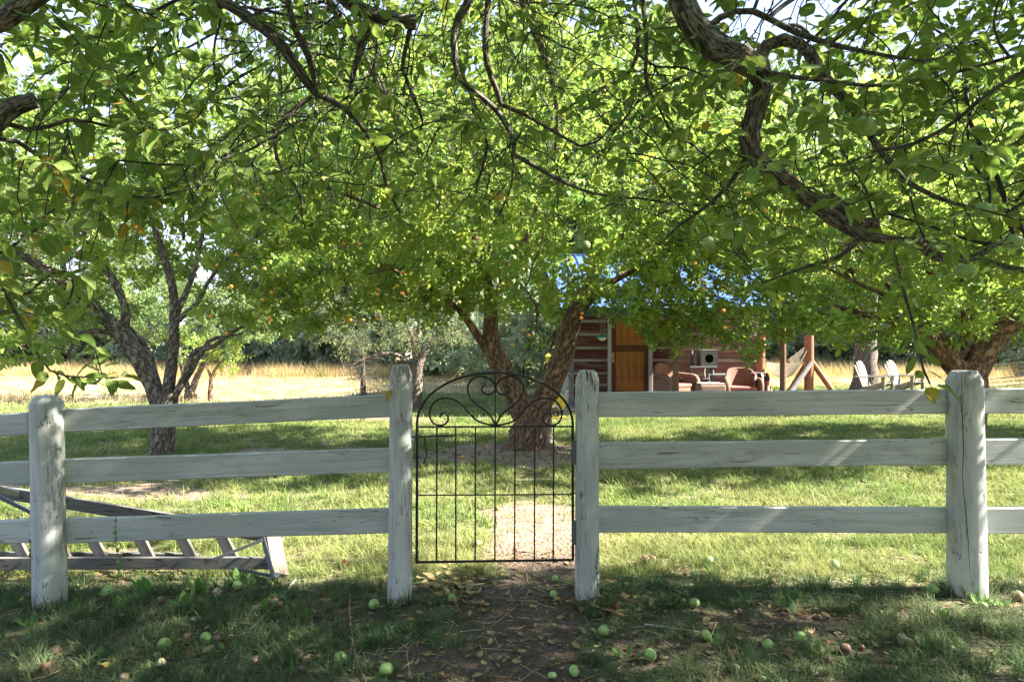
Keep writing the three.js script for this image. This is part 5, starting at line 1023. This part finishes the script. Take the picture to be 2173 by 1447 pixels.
// ---------------------------------------------------------------- turf, weeds, litter
function tuft(r, blades, h, spread, w, bend, segs = 3) {
  const P = [], I = [];
  for (let k = 0; k < blades; k++) {
    const a = r() * 6.28, d0 = Math.sqrt(r()) * spread, bx = Math.cos(r() * 6.28) * d0, bz = Math.sin(r() * 6.28) * d0, hh = h * rr(0.45, 1.15, r), b = bend * rr(0.4, 1.6, r) * hh, ww = w * rr(0.7, 1.2, r);
    const ca = Math.cos(a), sa = Math.sin(a), base = P.length / 3;
    for (let s = 0; s <= segs; s++) {
      const t = s / segs, y = hh * (t - 0.35 * (b / hh) * t * t), o = b * t * t, q = ww * (1 - t) * (t < 0.01 ? 0.8 : 1) + 0.0002;
      P.push(bx + ca * o - sa * q, y - 0.01, bz + sa * o + ca * q, bx + ca * o + sa * q, y - 0.01, bz + sa * o - ca * q);
      if (s) { const i = base + s * 2; I.push(i - 2, i - 1, i, i - 1, i + 1, i); }
    }
  }
  const g = new THREE.BufferGeometry(); g.setAttribute('position', new THREE.Float32BufferAttribute(P, 3)); g.setIndex(I); g.computeVertexNormals(); return g;
}
{
  const r = rng(909), near = [0, 1, 2, 3].map(() => tuft(r, 16, 0.12, 0.038, 0.003, 0.85, 3)), mid = [0, 1, 2].map(() => tuft(r, 16, 0.10, 0.075, 0.0046, 0.75, 2)), farT = [0, 1].map(() => tuft(r, 20, 0.10, 0.2, 0.010, 0.6, 2)), tall = [0, 1].map(() => tuft(r, 22, 0.8, 0.4, 0.010, 0.5, 3));
  const lots = new Map(), q = new THREE.Quaternion(), e = new THREE.Euler();
  const put = (key, geo, x, z, s, sy, c) => { if (!lots.has(key)) lots.set(key, { geo, m: [], c: [] }); const l = lots.get(key); q.setFromEuler(e.set(rr(-0.2, 0.2, r), r() * 6.28, rr(-0.2, 0.2, r))); l.m.push(new THREE.Matrix4().compose(new V3(x, groundY(x, z), z), q, new V3(s, s * sy, s))); l.c.push(c); };
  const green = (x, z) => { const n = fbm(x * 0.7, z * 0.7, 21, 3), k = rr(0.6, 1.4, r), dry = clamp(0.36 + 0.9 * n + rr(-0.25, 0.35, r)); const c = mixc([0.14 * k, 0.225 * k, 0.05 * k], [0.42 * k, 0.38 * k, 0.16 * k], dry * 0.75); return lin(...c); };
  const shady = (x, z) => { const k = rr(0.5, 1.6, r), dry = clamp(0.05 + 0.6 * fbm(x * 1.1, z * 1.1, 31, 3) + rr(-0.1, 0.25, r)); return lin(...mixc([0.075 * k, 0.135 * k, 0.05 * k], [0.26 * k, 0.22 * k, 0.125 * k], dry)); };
  for (let t = 0; t < 11000; t++) {                                   // strip in front of and just behind the fence
    const z = -rr(2.7, 5.2, r), x = rr(-1, 1, r) * (1.1 - z * 0.82), s = soilAt(x, z);
    if (r() < sstep(0.16, 0.52, s) * 0.97 || (z > -4.4 && fbm(x * 4.5, z * 4.5, 51, 2) < rr(-0.25, 0.12, r))) continue;
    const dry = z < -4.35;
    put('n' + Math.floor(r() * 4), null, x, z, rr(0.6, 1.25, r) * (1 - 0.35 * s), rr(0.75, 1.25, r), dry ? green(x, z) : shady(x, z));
  }
  for (let t = 0; t < 26000; t++) {
    const z = -Math.sqrt(rr(5.0 ** 2, 13 ** 2, r)), x = rr(-1, 1, r) * (1.2 - z * 0.8), s = soilAt(x, z);
    if (r() < sstep(0.22, 0.6, s) * 0.96 || fieldAt(x, z) > r() || fbm(x * 2.6, z * 2.6, 61, 2) < rr(-0.4, 0.02, r)) continue;
    put('m' + Math.floor(r() * 3), null, x, z, rr(0.75, 1.35, r), rr(0.6, 1.1, r), green(x, z));
  }
  for (let t = 0; t < 16000; t++) {
    const z = -rr(11.5, 25, r), x = rr(-1, 1, r) * (1.5 - z * 0.8), s = soilAt(x, z);
    if (r() < sstep(0.3, 0.6, s) || fieldAt(x, z) > rr(0.1, 0.9, r) || (x > 1 && x < 6 && z < -13.6 && z > -21)) continue;
    put('f' + Math.floor(r() * 2), null, x, z, rr(0.7, 1.3, r), rr(0.5, 0.9, r), green(x, z));
  }
  const G = (k) => (k[0] === 'n' ? near : k[0] === 'm' ? mid : farT)[+k[1]];
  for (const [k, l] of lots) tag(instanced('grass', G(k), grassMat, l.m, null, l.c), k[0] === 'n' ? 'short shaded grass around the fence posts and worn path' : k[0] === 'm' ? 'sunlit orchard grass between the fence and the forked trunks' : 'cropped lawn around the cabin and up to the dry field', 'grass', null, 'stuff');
  const dryL = [[], []], dryC = [[], []];
  const stub = [], stubC = [];
  for (let t = 0; t < 13000; t++) {                                   // cut stubble over the mown field
    const z = -Math.sqrt(rr(15 ** 2, 29 ** 2, r)), x = rr(-1, 1, r) * (-z * 0.82);
    if (fieldAt(x, z) < r() || (x > 0.5 && x < 6.3 && z > -24) || fbm(x * 0.5, z * 0.9, 71, 3) < rr(-0.35, 0.25, r)) continue;
    const k = rr(0.7, 1.2, r), g = r() < 0.16; q.setFromEuler(e.set(0, r() * 6.28, 0)); const s = rr(0.8, 1.6, r);
    stub.push(new THREE.Matrix4().compose(new V3(x, groundY(x, z), z), q, new V3(s, s * rr(0.7, 1.6, r), s))); stubC.push(g ? lin(0.24 * k, 0.26 * k, 0.09 * k) : lin(0.52 * k, 0.42 * k, 0.24 * k));
  }
  tag(instanced('stubble', farT[0], grassMat, stub, null, stubC), 'short pale stubble covering the mown field behind the orchard', 'stubble', null, 'stuff');
  for (let t = 0; t < 15000; t++) {
    const z = -Math.sqrt(rr(25 ** 2, 44 ** 2, r)), x = rr(-1, 1, r) * (-z * 0.85), n = fbm(x * 0.16, z * 0.16, 4, 3);
    if (n < -0.22 || (z > -29 && fbm(x * 0.4, z * 0.25, 14, 3) < (29 + z) * 0.12 - 0.1) || (x > 0.5 && x < 6.3 && z > -24)) continue;
    const k = rr(0.75, 1.2, r), g = r() < 0.12; q.setFromEuler(e.set(0, r() * 6.28, 0)); const s = rr(0.55, 1.1, r);
    dryL[t & 1].push(new THREE.Matrix4().compose(new V3(x, groundY(x, z), z), q, new V3(s, s * rr(0.7, 1.15, r), s))); dryC[t & 1].push(g ? lin(0.26 * k, 0.27 * k, 0.09 * k) : lin(0.50 * k, 0.38 * k, 0.19 * k));
  }
  for (const k of [0, 1]) tag(instanced('dry_grass', tall[k], grassMat, dryL[k], null, dryC[k]), 'tall straw-coloured dry grass along the far side of the field', 'dry grass', null, 'stuff');
}
{ // fallen leaves, bits of straw and crumbs of earth
  const r = rng(515), q = new THREE.Quaternion(), e = new THREE.Euler(), lots = [[], [], []], mats = [leafBrown, leafTan, leafYellow];
  const drop = (x, z, k, s, lift = 0.006) => { q.setFromEuler(e.set(-1.57 + rr(-0.6, 0.6, r), rr(-0.5, 0.5, r), r() * 6.28, 'YXZ')); lots[k].push(new THREE.Matrix4().compose(new V3(x, groundY(x, z) + lift + r() * 0.012, z), q.clone().premultiply(new THREE.Quaternion().setFromAxisAngle(UP, r() * 6.28)), new V3(s, s, s))); };
  for (let t = 0; t < 2300; t++) { const z = -rr(2.9, 5.0, r), x = rr(-1, 1, r) * (0.6 - z * 0.78); if (r() > 0.35 + 0.65 * sstep(0.1, 0.5, soilAt(x, z))) continue; const u = r(); drop(x, z, u < 0.55 ? 0 : u < 0.97 ? 1 : 2, rr(0.022, 0.05, r)); }
  for (let t = 0; t < 700; t++) { const [x, z] = gp(1110 + (r() + r() - 1) * 260, 960 + (r() + r() - 1) * 60); drop(x, z, r() < 0.5 ? 0 : 1, rr(0.03, 0.06, r)); }
  for (let t = 0; t < 110; t++) { const [x, z] = gp(965 + (r() + r() - 1) * 75, 1252 + (r() + r() - 1) * 45); drop(x, z, r() < 0.25 ? 0 : 1, rr(0.04, 0.07, r), 0.01 + 0.03 * r()); }
  for (let t = 0; t < 120; t++) { const [x, z] = gp(1290 + (r() + r() - 1) * 110, 1280 + (r() + r() - 1) * 50); drop(x, z, r() < 0.6 ? 0 : 1, rr(0.03, 0.06, r), 0.01 + 0.02 * r()); }
  lots.forEach((l, k) => { if (l.length) tag(instanced('leaf_litter', blades[k + 1], mats[k], l), ['curled brown fallen leaves scattered over the bare earth', 'pale tan fallen leaves scattered and heaped by the latch post', 'few yellow fallen leaves scattered in the shaded grass'][k], 'leaf litter', null, 'stuff'); });
  const straw = []; for (let t = 0; t < 1500; t++) { const z = -rr(2.9, 5.2, r), x = rr(-1, 1, r) * (0.6 - z * 0.75); if (soilAt(x, z) < 0.12 && r() < 0.75) continue; const l = rr(0.02, 0.11, r) * (r() < 0.08 ? 2.2 : 1); q.setFromEuler(e.set(rr(-0.12, 0.12, r), r() * 6.28, 1.5708 + rr(-0.12, 0.12, r))); straw.push(new THREE.Matrix4().compose(new V3(x, groundY(x, z) + 0.006, z), q, new V3(1, l, 1))); }
  const st = new THREE.CylinderGeometry(0.0013, 0.0016, 1, 4); tag(instanced('straw', st, std({ name: 'straw', color: lin(0.42, 0.34, 0.22), roughness: 0.9 }), straw), 'dry stalks and grass clippings lying on the worn earth', 'straw', null, 'stuff');
  const lump = new THREE.IcosahedronGeometry(1, 1); { const p = lump.attributes.position; for (let i = 0; i < p.count; i++) { const k = 1 + 0.35 * n3(p.getX(i) * 2, p.getY(i) * 2, p.getZ(i) * 2); p.setXYZ(i, p.getX(i) * k, p.getY(i) * 0.6 * k, p.getZ(i) * k); } lump.computeVertexNormals(); }
  const crumb = []; for (let t = 0; t < 2600; t++) { const z = -rr(2.9, 5.0, r), x = rr(-1, 1, r) * (0.4 - z * 0.75); if (soilAt(x, z) < 0.3) continue; const s = 0.003 + 0.009 * r() ** 3; q.setFromEuler(e.set(r() * 6, r() * 6, r() * 6)); crumb.push(new THREE.Matrix4().compose(new V3(x, groundY(x, z) + s * 0.2, z), q, new V3(s, s, s))); }
  tag(instanced('gravel', lump, std({ name: 'earth_crumb', color: lin(0.11, 0.082, 0.062), roughness: 1 }), crumb), 'crumbs of dark earth and grit on the worn path by the gate', 'grit', null, 'stuff');
}
// sticks
const stick = (label, pts, r0, mat = twigDead) => { const s = smoothPath(pts.map(([x, y, h], i) => [onGround(x, y).add(new V3(0, (h ?? 0.012), 0)), r0 * (1 - 0.55 * i / pts.length)]), 0.03); for (const p of s.p) { p.x += 0.006 * n3(p.z * 12, 1, p.x * 9); p.y += 0.004 * n3(p.x * 14, 3, p.z * 9); } return tag(part('fallen_stick', tubes([{ ...s, sides: 6, cap: true }], { rough: 0.2 }), mat), label, 'stick'); };
const stickWood = std({ name: 'tan_stick', color: lin(0.24, 0.15, 0.085), roughness: 0.85 });
stick('long thin bent stick reaching from the shaded grass to the bare path', [[741, 1262], [742, 1300], [746, 1350], [756, 1400], [778, 1450]], 0.0065, stickWood);
stick('straight grey stick slanting in the grass below the ladder head', [[626, 1234], [585, 1280], [535, 1332]], 0.0075);
stick('short thin stick lying crosswise by the slanting grey one', [[490, 1322], [545, 1325]], 0.0035);
stick('thin pale stick lying on the dark earth right before the hinge post'.replace('right ', ''), [[1368, 1326], [1430, 1335], [1485, 1344]], 0.005);
stick('slim dry stem standing up among the windfalls in the worn grass', [[1694, 1336, 0.02], [1694, 1318, 0.05], [1693, 1300, 0.085]], 0.004, stickWood);
stick('dark bare stem leaning beside the thick sloping-fence post', [[-10, 1262, 0.02], [30, 1225, 0.08], [66, 1190, 0.13]], 0.006, twigApple);
stick('long pale stalk lying in the leaf heap by the latch post', [[880, 1214], [925, 1232], [962, 1250]], 0.004);
stick('thin stalk lying across the worn grass between the hinge and end posts', [[1640, 1218], [1700, 1232], [1800, 1240]], 0.004);

// weeds that can be told apart
function weed(label, pos, h, pairs, size, lean = 0, group) {
  const r = rng(Math.floor(Math.abs(pos.x * 1000 + pos.z * 77))), o = thing('weed', label, 'weed', pos, group), top = (t) => new V3(lean * t * t + 0.006 * Math.sin(t * 7), h * t, 0.004 * Math.cos(t * 9));
  part('stem', rod([0, 0.3, 0.6, 1].map(top), 0.0022, 5), weedMat, o);
  for (let k = 0; k < pairs; k++) for (const s of [-1, 1]) {
    const t = 0.22 + 0.78 * k / pairs, a = k * 1.2 + (s > 0 ? 0 : Math.PI), l = size * (1.1 - 0.6 * t) * rr(0.8, 1.15, r), g = blades[(k + (s > 0)) % 4].clone();
    g.applyMatrix4(new THREE.Matrix4().makeRotationFromEuler(new THREE.Euler(0, 0, 0)).multiply(new THREE.Matrix4().makeRotationY(a)).multiply(new THREE.Matrix4().makeRotationX(0.9 + rr(-0.2, 0.3, r))).scale(new V3(l, l, l)));
    const m = part('leaf', g, weedMat, o); m.position.copy(top(t));
  }
  return o;
}
function rosette(label, pos, n, size, tilt) {
  const r = rng(Math.floor(Math.abs(pos.x * 991 + pos.z * 313))), o = thing('broadleaf_weed', label, 'weed', pos);
  for (let k = 0; k < n; k++) { const a = k * 2.4 + r(), l = size * rr(0.6, 1.1, r), g = blades[k % 4].clone(); g.applyMatrix4(new THREE.Matrix4().makeRotationY(a).multiply(new THREE.Matrix4().makeRotationX(tilt + rr(-0.3, 0.3, r))).scale(new V3(l * 0.8, l, l))); g.translate(Math.sin(a) * 0.02, 0.015, Math.cos(a) * 0.02); part('leaf', g, weedMat, o); }
  return o;
}
weed('upright seedling with paired round leaves standing before the bottom rail by the ladder', at(250, 1243, 3.8), 0.39, 9, 0.036, -0.02);
weed('slender seedling growing up against the foot of the hinge post', at(1266, 1268, 3.92), 0.3, 7, 0.026, 0.01);
weed('thin thorny seedling leaning at the thick post of the sloping fence', at(62, 1200, 3.9), 0.2, 5, 0.03, 0.02);
rosette('broad-leaved weed with upright leaves under the ladder rail', onGround(300, 1262), 5, 0.11, 0.45);
rosette('broad-leaved weed growing between the two brown windfalls below the ladder', onGround(388, 1285), 5, 0.09, 0.8);
rosette('leafy weed in the grass below the middle of the ladder', onGround(420, 1262), 6, 0.1, 0.5);
rosette('leafy pale green weed beside the scabby windfall near the thick post', onGround(265, 1290), 9, 0.065, 0.9);
rosette('leafy weed by the ladder head bracket', onGround(505, 1240), 5, 0.09, 0.7);
rosette('pale leafy weed at the foot of the cracked end post', onGround(2085, 1285), 12, 0.06, 0.8);
rosette('low vine-like weed spreading past the cracked end post', onGround(2125, 1285), 12, 0.055, 0.9);
rosette('flat green leaves lying by the windfalls beyond the hinge post', onGround(1415, 1285), 4, 0.075, 1.35);
rosette('small weed at the foot of the latch post', onGround(838, 1290), 6, 0.05, 0.8);
rosette('small weed in the worn grass ahead of the cracked end post', onGround(1975, 1380), 5, 0.08, 0.6);
rosette('small weed beside the bruised windfall in the worn grass', onGround(1520, 1365), 6, 0.06, 0.8);
const wr = rng(88);
for (const [list, label, group] of [[[[60, 1330], [150, 1290], [205, 1400], [300, 1430], [480, 1380], [560, 1300], [610, 1420], [650, 1310]], 'small leafy weed low in the dark grass below the sloping rails', 'small weeds by the sloping rails'], [[[1340, 1240], [1580, 1270], [1700, 1265], [1610, 1400], [1740, 1390], [1860, 1330], [2000, 1310], [1330, 1400]], 'small leafy weed in the worn grass below the level rails', 'small weeds by the level rails']]) for (const [px, py] of list) tag(rosette(label, onGround(px, py), 4 + Math.floor(wr() * 4), rr(0.045, 0.075, wr), rr(0.5, 1.1, wr)), null, null, group);
const flat = (label, px, py, s, mat, k = 0, rz = 0) => { const m = tag(part('fallen_leaf', blades[k], mat), label, 'leaf'); const p = onGround(px, py); m.position.set(p.x, p.y + 0.035, p.z); m.rotation.set(-1.25, 0.12, rz); m.scale.setScalar(s); return m; };
flat('single pale yellow leaf with a long stalk lying in the shaded grass', 430, 1396, 0.065, leafTan, 0, -0.5);
flat('bright yellow crumpled leaf low in the shaded grass corner', 228, 1428, 0.062, leafYellow, 1, 0.9);
flat('tiny yellow leaf in the middle of the shaded grass', 262, 1319, 0.034, leafYellow, 2, 1.6);
flat('small yellow leaf by the thick post of the sloping fence', 42, 1282, 0.036, leafYellow, 2, 0.3);
flat('curled brown leaf on the worn grass by the dim windfalls', 1568, 1400, 0.06, leafBrown, 3, 0.6);
flat('pale curled leaf in the sunlit corner of worn grass', 1855, 1398, 0.055, leafTan, 3, 1.2);
flat('yellow-green leaf on the dark earth near the thin pale stick', 1507, 1322, 0.06, leafTan, 0, 2.2);
flat('brown crumpled leaf between the bruised windfalls in the shaded grass', 395, 1367, 0.065, leafBrown, 3, 0.2);

// ---------------------------------------------------------------- windfall apples
function appleGeo(seed, squash) {
  const pts = []; for (let i = 0; i <= 18; i++) { const t = i / 18 * Math.PI, rad = Math.pow(Math.sin(t), 0.82) * (1 + 0.05 * Math.cos(t)), y = -Math.cos(t) * squash - (i > 15 ? -0.0 : 0) ; pts.push(new THREE.Vector2(Math.max(0.0005, rad), y * (1 - 0.26 * Math.exp(-Math.pow(rad / 0.32, 2))))); }
  const g = new THREE.LatheGeometry(pts, 24), p = g.attributes.position;
  for (let i = 0; i < p.count; i++) { const x = p.getX(i), y = p.getY(i), z = p.getZ(i), k = 1 + 0.09 * n3(x * 1.1 + seed, y * 1.1, z * 1.1) + 0.03 * Math.cos(Math.atan2(z, x) * 5 + seed) * (0.4 + y * 0.4); p.setXYZ(i, x * k, y * k, z * k); }
  g.computeVertexNormals(); return g;
}
const appleGeos = [appleGeo(1, 0.92), appleGeo(4, 0.84), appleGeo(7, 1.0), appleGeo(9, 0.88)], stemGeo = rod([new V3(0, 0.6, 0), new V3(0.04, 0.9, 0.02), new V3(0.12, 1.12, 0.05)], 0.045, 5, 0.1);
const skins = { g: skinGreen, s: skinScab, b: skinRot, y: skinGrey, r: skinRed, o: skinApricot, p: skinPale };
const ar = rng(616);
function apple(name, label, kind, p, rad, group, up = null) {
  const o = thing(name, label, name.includes('apricot') ? 'apricot' : 'apple', p, group);
  part('skin', appleGeos[Math.floor(ar() * 4)], skins[kind], o);
  if (rad > 0.02 && ar() < (up ? 1 : 0.6)) part('stem', stemGeo, twigApple, o);
  o.scale.set(rad, rad * rr(0.84, 1.02, ar), rad * rr(0.92, 1.04, ar));
  if (up) o.rotation.set(rr(-0.3, 0.3, ar), ar() * 6.28, rr(-0.3, 0.3, ar)); else o.rotation.set(rr(-1.9, 1.9, ar), ar() * 6.28, rr(-1.9, 1.9, ar));
  return o;
}
const falls = [
  [228, 1258, 14, 's', 'large scabby green windfall in front of the thick sloping-fence post'], [340, 1273, 8, 'b', 'small pinkish-brown windfall beside the broad-leaved weed'], [460, 1262, 11, 'y', 'dull grey-green windfall below the middle of the ladder'], [466, 1240, 9, 'y', 'olive windfall half hidden in grass under the ladder rail'], [502, 1245, 10, 'g', 'bright pale green windfall in grass under the ladder brace'], [574, 1234, 9, 'g', 'pale green windfall touching the ladder head'],
  [347, 1369, 13, 's', 'green windfall with a brown bruise in deep shaded grass, above the olive pair'], [436, 1353, 12, 's', 'green windfall with a brown patch touching a brown one'], [460, 1353, 9, 'b', 'brown windfall touching the patchy green one'], [333, 1391, 8, 'y', 'small yellow-green windfall of the olive pair in shaded grass'], [340, 1408, 11, 'y', 'withered olive windfall, lower of the pair in shaded grass'], [630, 1382, 11, 'b', 'lone grey-brown windfall in the shaded grass by the bent stick'], [721, 1391, 13, 'g', 'clean pale green windfall with dark marks next to the bent stick'], [819, 1422, 14, 'g', 'oval pale green windfall at the edge of the bare path'], [793, 1281, 11, 'g', 'green windfall at the foot of the latch post'], [583, 1275, 9, 'b', 'brown windfall under the slanting grey stick'], [594, 1283, 8, 'b', 'wrinkled brown windfall in front of the slanting grey stick'], [730, 1197, 8, 'r', 'red-flushed windfall in sunny grass behind the fence'], [663, 1196, 7, 'y', 'yellowish windfall in sunny grass past the ladder head'], [260, 1439, 12, 'y', 'grey-green windfall at the very bottom of the shaded grass'], [229, 1370, 8, 'b', 'dark brown windfall sunk in the deep shaded grass'], [194, 1375, 7, 'b', 'flattened brown windfall sunk in the deep shaded grass'], [340, 1443, 9, 'b', 'brown windfall cut by the lower edge of the shaded grass'],
  [946, 1261, 9, 'g', 'small green windfall in the heap of tan leaves'], [959, 1272, 9, 's', 'scabby green windfall at the front of the heap of tan leaves'], [1014, 1154, 6, 'g', 'yellow-green windfall on the dirt behind the gate bars'], [990, 1093, 5, 'g', 'small green windfall in sunny grass behind the gate'], [1175, 1262, 8, 'g', 'green windfall on the path edge near the hinge post'], [1178, 1227, 7, 'g', 'pale green windfall in grass under the gate corner'], [1021, 1283, 7, 'b', 'brown windfall on the dark path before the leaf heap'],
  [1370, 1187, 9, 'b', 'pinkish-brown windfall in grass below the level rails'], [1385, 1184, 7, 'b', 'tan windfall tucked behind the pinkish-brown one'], [1505, 1194, 10, 'g', 'bright green windfall in shaded grass below the bottom rail'], [1772, 1200, 10, 'g', 'green windfall at the border of the sunlit strip'], [1473, 1219, 7, 'g', 'small pale windfall amid grass below the bright green one'], [1981, 1252, 11, 'g', 'green windfall just before the cracked end post'], [2089, 1287, 9, 'g', 'green windfall in the vine-like weeds at the end post'], [2160, 1263, 11, 'y', 'yellowish windfall beyond the end post, cut by the edge of view'], [1450, 1276, 7, 'g', 'small mint-green windfall among flat leaves'], [1474, 1281, 10, 's', 'part-rotten windfall touching the mint-green one'], [1456, 1260, 7, 'b', 'brown windfall behind the mint-green one'], [1370, 1271, 9, 'y', 'striped yellowish windfall in litter beside the hinge post'], [1281, 1338, 12, 'g', 'green windfall alone on the dark bare earth'], [1499, 1349, 11, 's', 'green windfall with a grey bruise at the end of the thin pale stick'], [1699, 1352, 13, 'g', 'clean green windfall below the upright dry stem'], [1630, 1365, 12, 'g', 'green windfall close by the clean one under the dry stem'], [1380, 1393, 13, 'g', 'large speckled green windfall low on the dark earth'], [1465, 1385, 7, 'b', 'small purple-brown windfall in the worn grass'], [1219, 1428, 12, 'g', 'green windfall at the bottom edge of the bare path'], [1914, 1355, 12, 'y', 'dull windfall half sunk in sunlit worn grass'], [2022, 1373, 8, 'g', 'small dark green windfall near the sunlit weed'], [1795, 1375, 11, 'b', 'large crumbling brown windfall in worn grass'], [1830, 1371, 6, 'b', 'little purple windfall beside the crumbling brown one'], [1675, 1383, 10, 'b', 'brown hollow windfall below the pair of green ones'], [1619, 1437, 6, 'g', 'little green windfall at the lower edge of the worn grass'], [1172, 1438, 9, 'g', 'green windfall cut off at the bottom of the bare path'],
];
for (const [px, py, pr, kind, label] of falls) {
  const d0 = F * EYE / (py + pr - CY), rad = Math.min(0.042, pr * d0 / F * 1.04), p = onGround(px, py + pr * 0.75);
  p.y = groundY(p.x, p.z) + rad * rr(0.88, 1.12, ar);
  apple('windfall_apple', label, kind, p, rad);
}
const small = [[[150, 1330], [118, 1385], [300, 1340], [412, 1318], [560, 1335], [540, 1400], [500, 1420], [665, 1330], [690, 1280], [640, 1420], [95, 1420], [420, 1430]], [[1570, 1300], [1600, 1320], [1540, 1270], [1660, 1290], [1740, 1310], [1870, 1300], [1760, 1400], [1560, 1420], [1330, 1300], [1900, 1420], [2060, 1330], [1420, 1240], [1640, 1235]]];
small.forEach((list, k) => { for (const [px, py] of list) { const rad = rr(0.016, 0.026, ar), p = onGround(px, py); p.y += rad * rr(0.3, 0.8, ar); apple('windfall_apple', k ? 'small withered windfall sunk in the worn grass below the level rails' : 'small withered windfall sunk in the dark grass below the sloping rails', ar() < 0.7 ? 'b' : 'y', p, rad, k ? 'withered windfalls by the level rails' : 'withered windfalls by the sloping rails'); } });
for (const [px, py, kind, label] of [[892, 1110, 'o', 'orange fallen apricot beside the gate stile'], [1055, 1075, 'r', 'red fallen fruit on the grass edge in the middle of the gate'], [981, 968, 'o', 'orange fallen apricot on the bare ring around the forked trunk'], [1033, 947, 'o', 'orange fallen apricot close to the forked trunk']]) { const p = onGround(px, py + 4); p.y += 0.018; apple('fallen_apricot', label, kind, p, 0.021); }

// ---------------------------------------------------------------- apples hanging in the old tree, apricots in the orchard
const hang = [[1838, 268, 23, 'large pale green apple hanging below the thick elbowed limb'], [2092, 445, 21, 'round green apple at the twig past the forked limb end'], [2050, 575, 20, 'flat green apple lowest of those over the end post'], [2150, 513, 21, 'green apple beside the bare limb tip at the edge of view'], [1505, 515, 14, 'lower green apple of the pair over the porch roof'], [1545, 497, 14, 'upper green apple of the pair over the porch roof'], [1764, 41, 13, 'green apple silhouetted near the open patch of sky'], [1755, 67, 10, 'smaller green apple below the one near the open sky'], [2118, 156, 17, 'pale green apple high among spotted leaves at the edge of view'], [1479, 366, 10, 'upper of two small green apples beside the low elbow of the limb'], [1452, 397, 9, 'lower of two small green apples beside the low elbow of the limb'], [1543, 397, 10, 'green apple under the low elbow of the thick limb'], [1511, 180, 11, 'green apple showing its calyx beside the thick limb'], [1156, 7, 10, 'green apple at the top of the view above the iron gate'], [1350, 299, 9, 'green apple on a curved twig right of the gate'.replace('right of', 'high above'), 9], [1203, 413, 7, 'small green apple among thin twigs above the hinge post'], [1243, 521, 11, 'round green apple hanging lowest above the hinge post'], [1088, 546, 8, 'green apple hanging straight above the gate arch'], [1083, 526, 7, 'yellow-green apple touching the one above the gate arch'], [969, 481, 7, 'small green apple above the latch post'], [1420, 15, 10, 'green apple where the thick limb leaves the view'], [2096, 366, 11, 'green apple half hidden by leaves above the forked limb end'], [639, 572, 8, 'small green apple hanging past the orange apricots']];
for (const [px, py, pr, label] of hang) {
  const rad = clamp(pr / F * 2.6, 0.024, 0.036), d = clamp(rad * F / pr, 2.2, 4.4), p = at(px, py, d);
  const o = apple('hanging_apple', label, pr > 12 ? 'g' : 's', p, pr * d / F, null, true);
  let best = null, bd = 1e9; for (let i = 0; i < appleTree.X.length; i++) { const q = appleTree.X[i]; if (q.y < p.y + 0.02) continue; const e = q.distanceTo(p); if (e < bd) { bd = e; best = q; } }
  if (best && bd < 0.5) { const s = rod([p.clone().add(new V3(0, o.scale.x * 0.8, 0)), p.clone().lerp(best, 0.5).add(new V3(0.01, 0.02, 0)), best], 0.0022, 5); s.applyMatrix4(new THREE.Matrix4().compose(o.position, o.quaternion, o.scale).invert()); part('stalk', s, twigApple, o); }
}
const apricots = [
  [[[801, 614], [801, 624], [856, 578], [861, 592], [843, 606], [853, 622], [771, 679], [801, 676], [743, 679], [763, 518], [729, 518], [834, 539], [881, 498], [858, 657]], 'orange apricot among the leaves above the latch post', 'apricots above the latch post', 8.2],
  [[[974, 641], [1123, 712], [1088, 731], [1032, 621], [1071, 582], [1234, 675], [1235, 665], [1110, 700], [1095, 640], [960, 560]], 'pale orange apricot hanging between the arms of the forked trunk', 'apricots in the fork', 8.6],
  [[[501, 540], [458, 565], [489, 608], [576, 621], [556, 636], [586, 636], [446, 671], [480, 707], [571, 674], [604, 448], [560, 570], [590, 585], [575, 680]], 'orange apricot hanging beside the grey forking limbs', 'apricots by the grey limbs', 8.0],
  [[[1539, 695], [1462, 595], [1475, 559], [1494, 613], [1625, 447], [1688, 477], [1536, 659], [1707, 337], [1691, 378], [1588, 411], [1878, 266], [1872, 241], [1945, 520]], 'orange apricot among the leaves before the blue roof and hammock', 'apricots before the blue roof', 8.0],
];
let firstApricot = null;
for (const [list, label, group, d] of apricots) for (const [px, py] of list) {
  const p = at(px, py, d + rr(-0.35, 0.35, ar));
  apple('apricot', label, ar() < 0.75 ? 'o' : 'p', p, rr(0.021, 0.027, ar), group, true);
}
renderer.render(scene, camera);
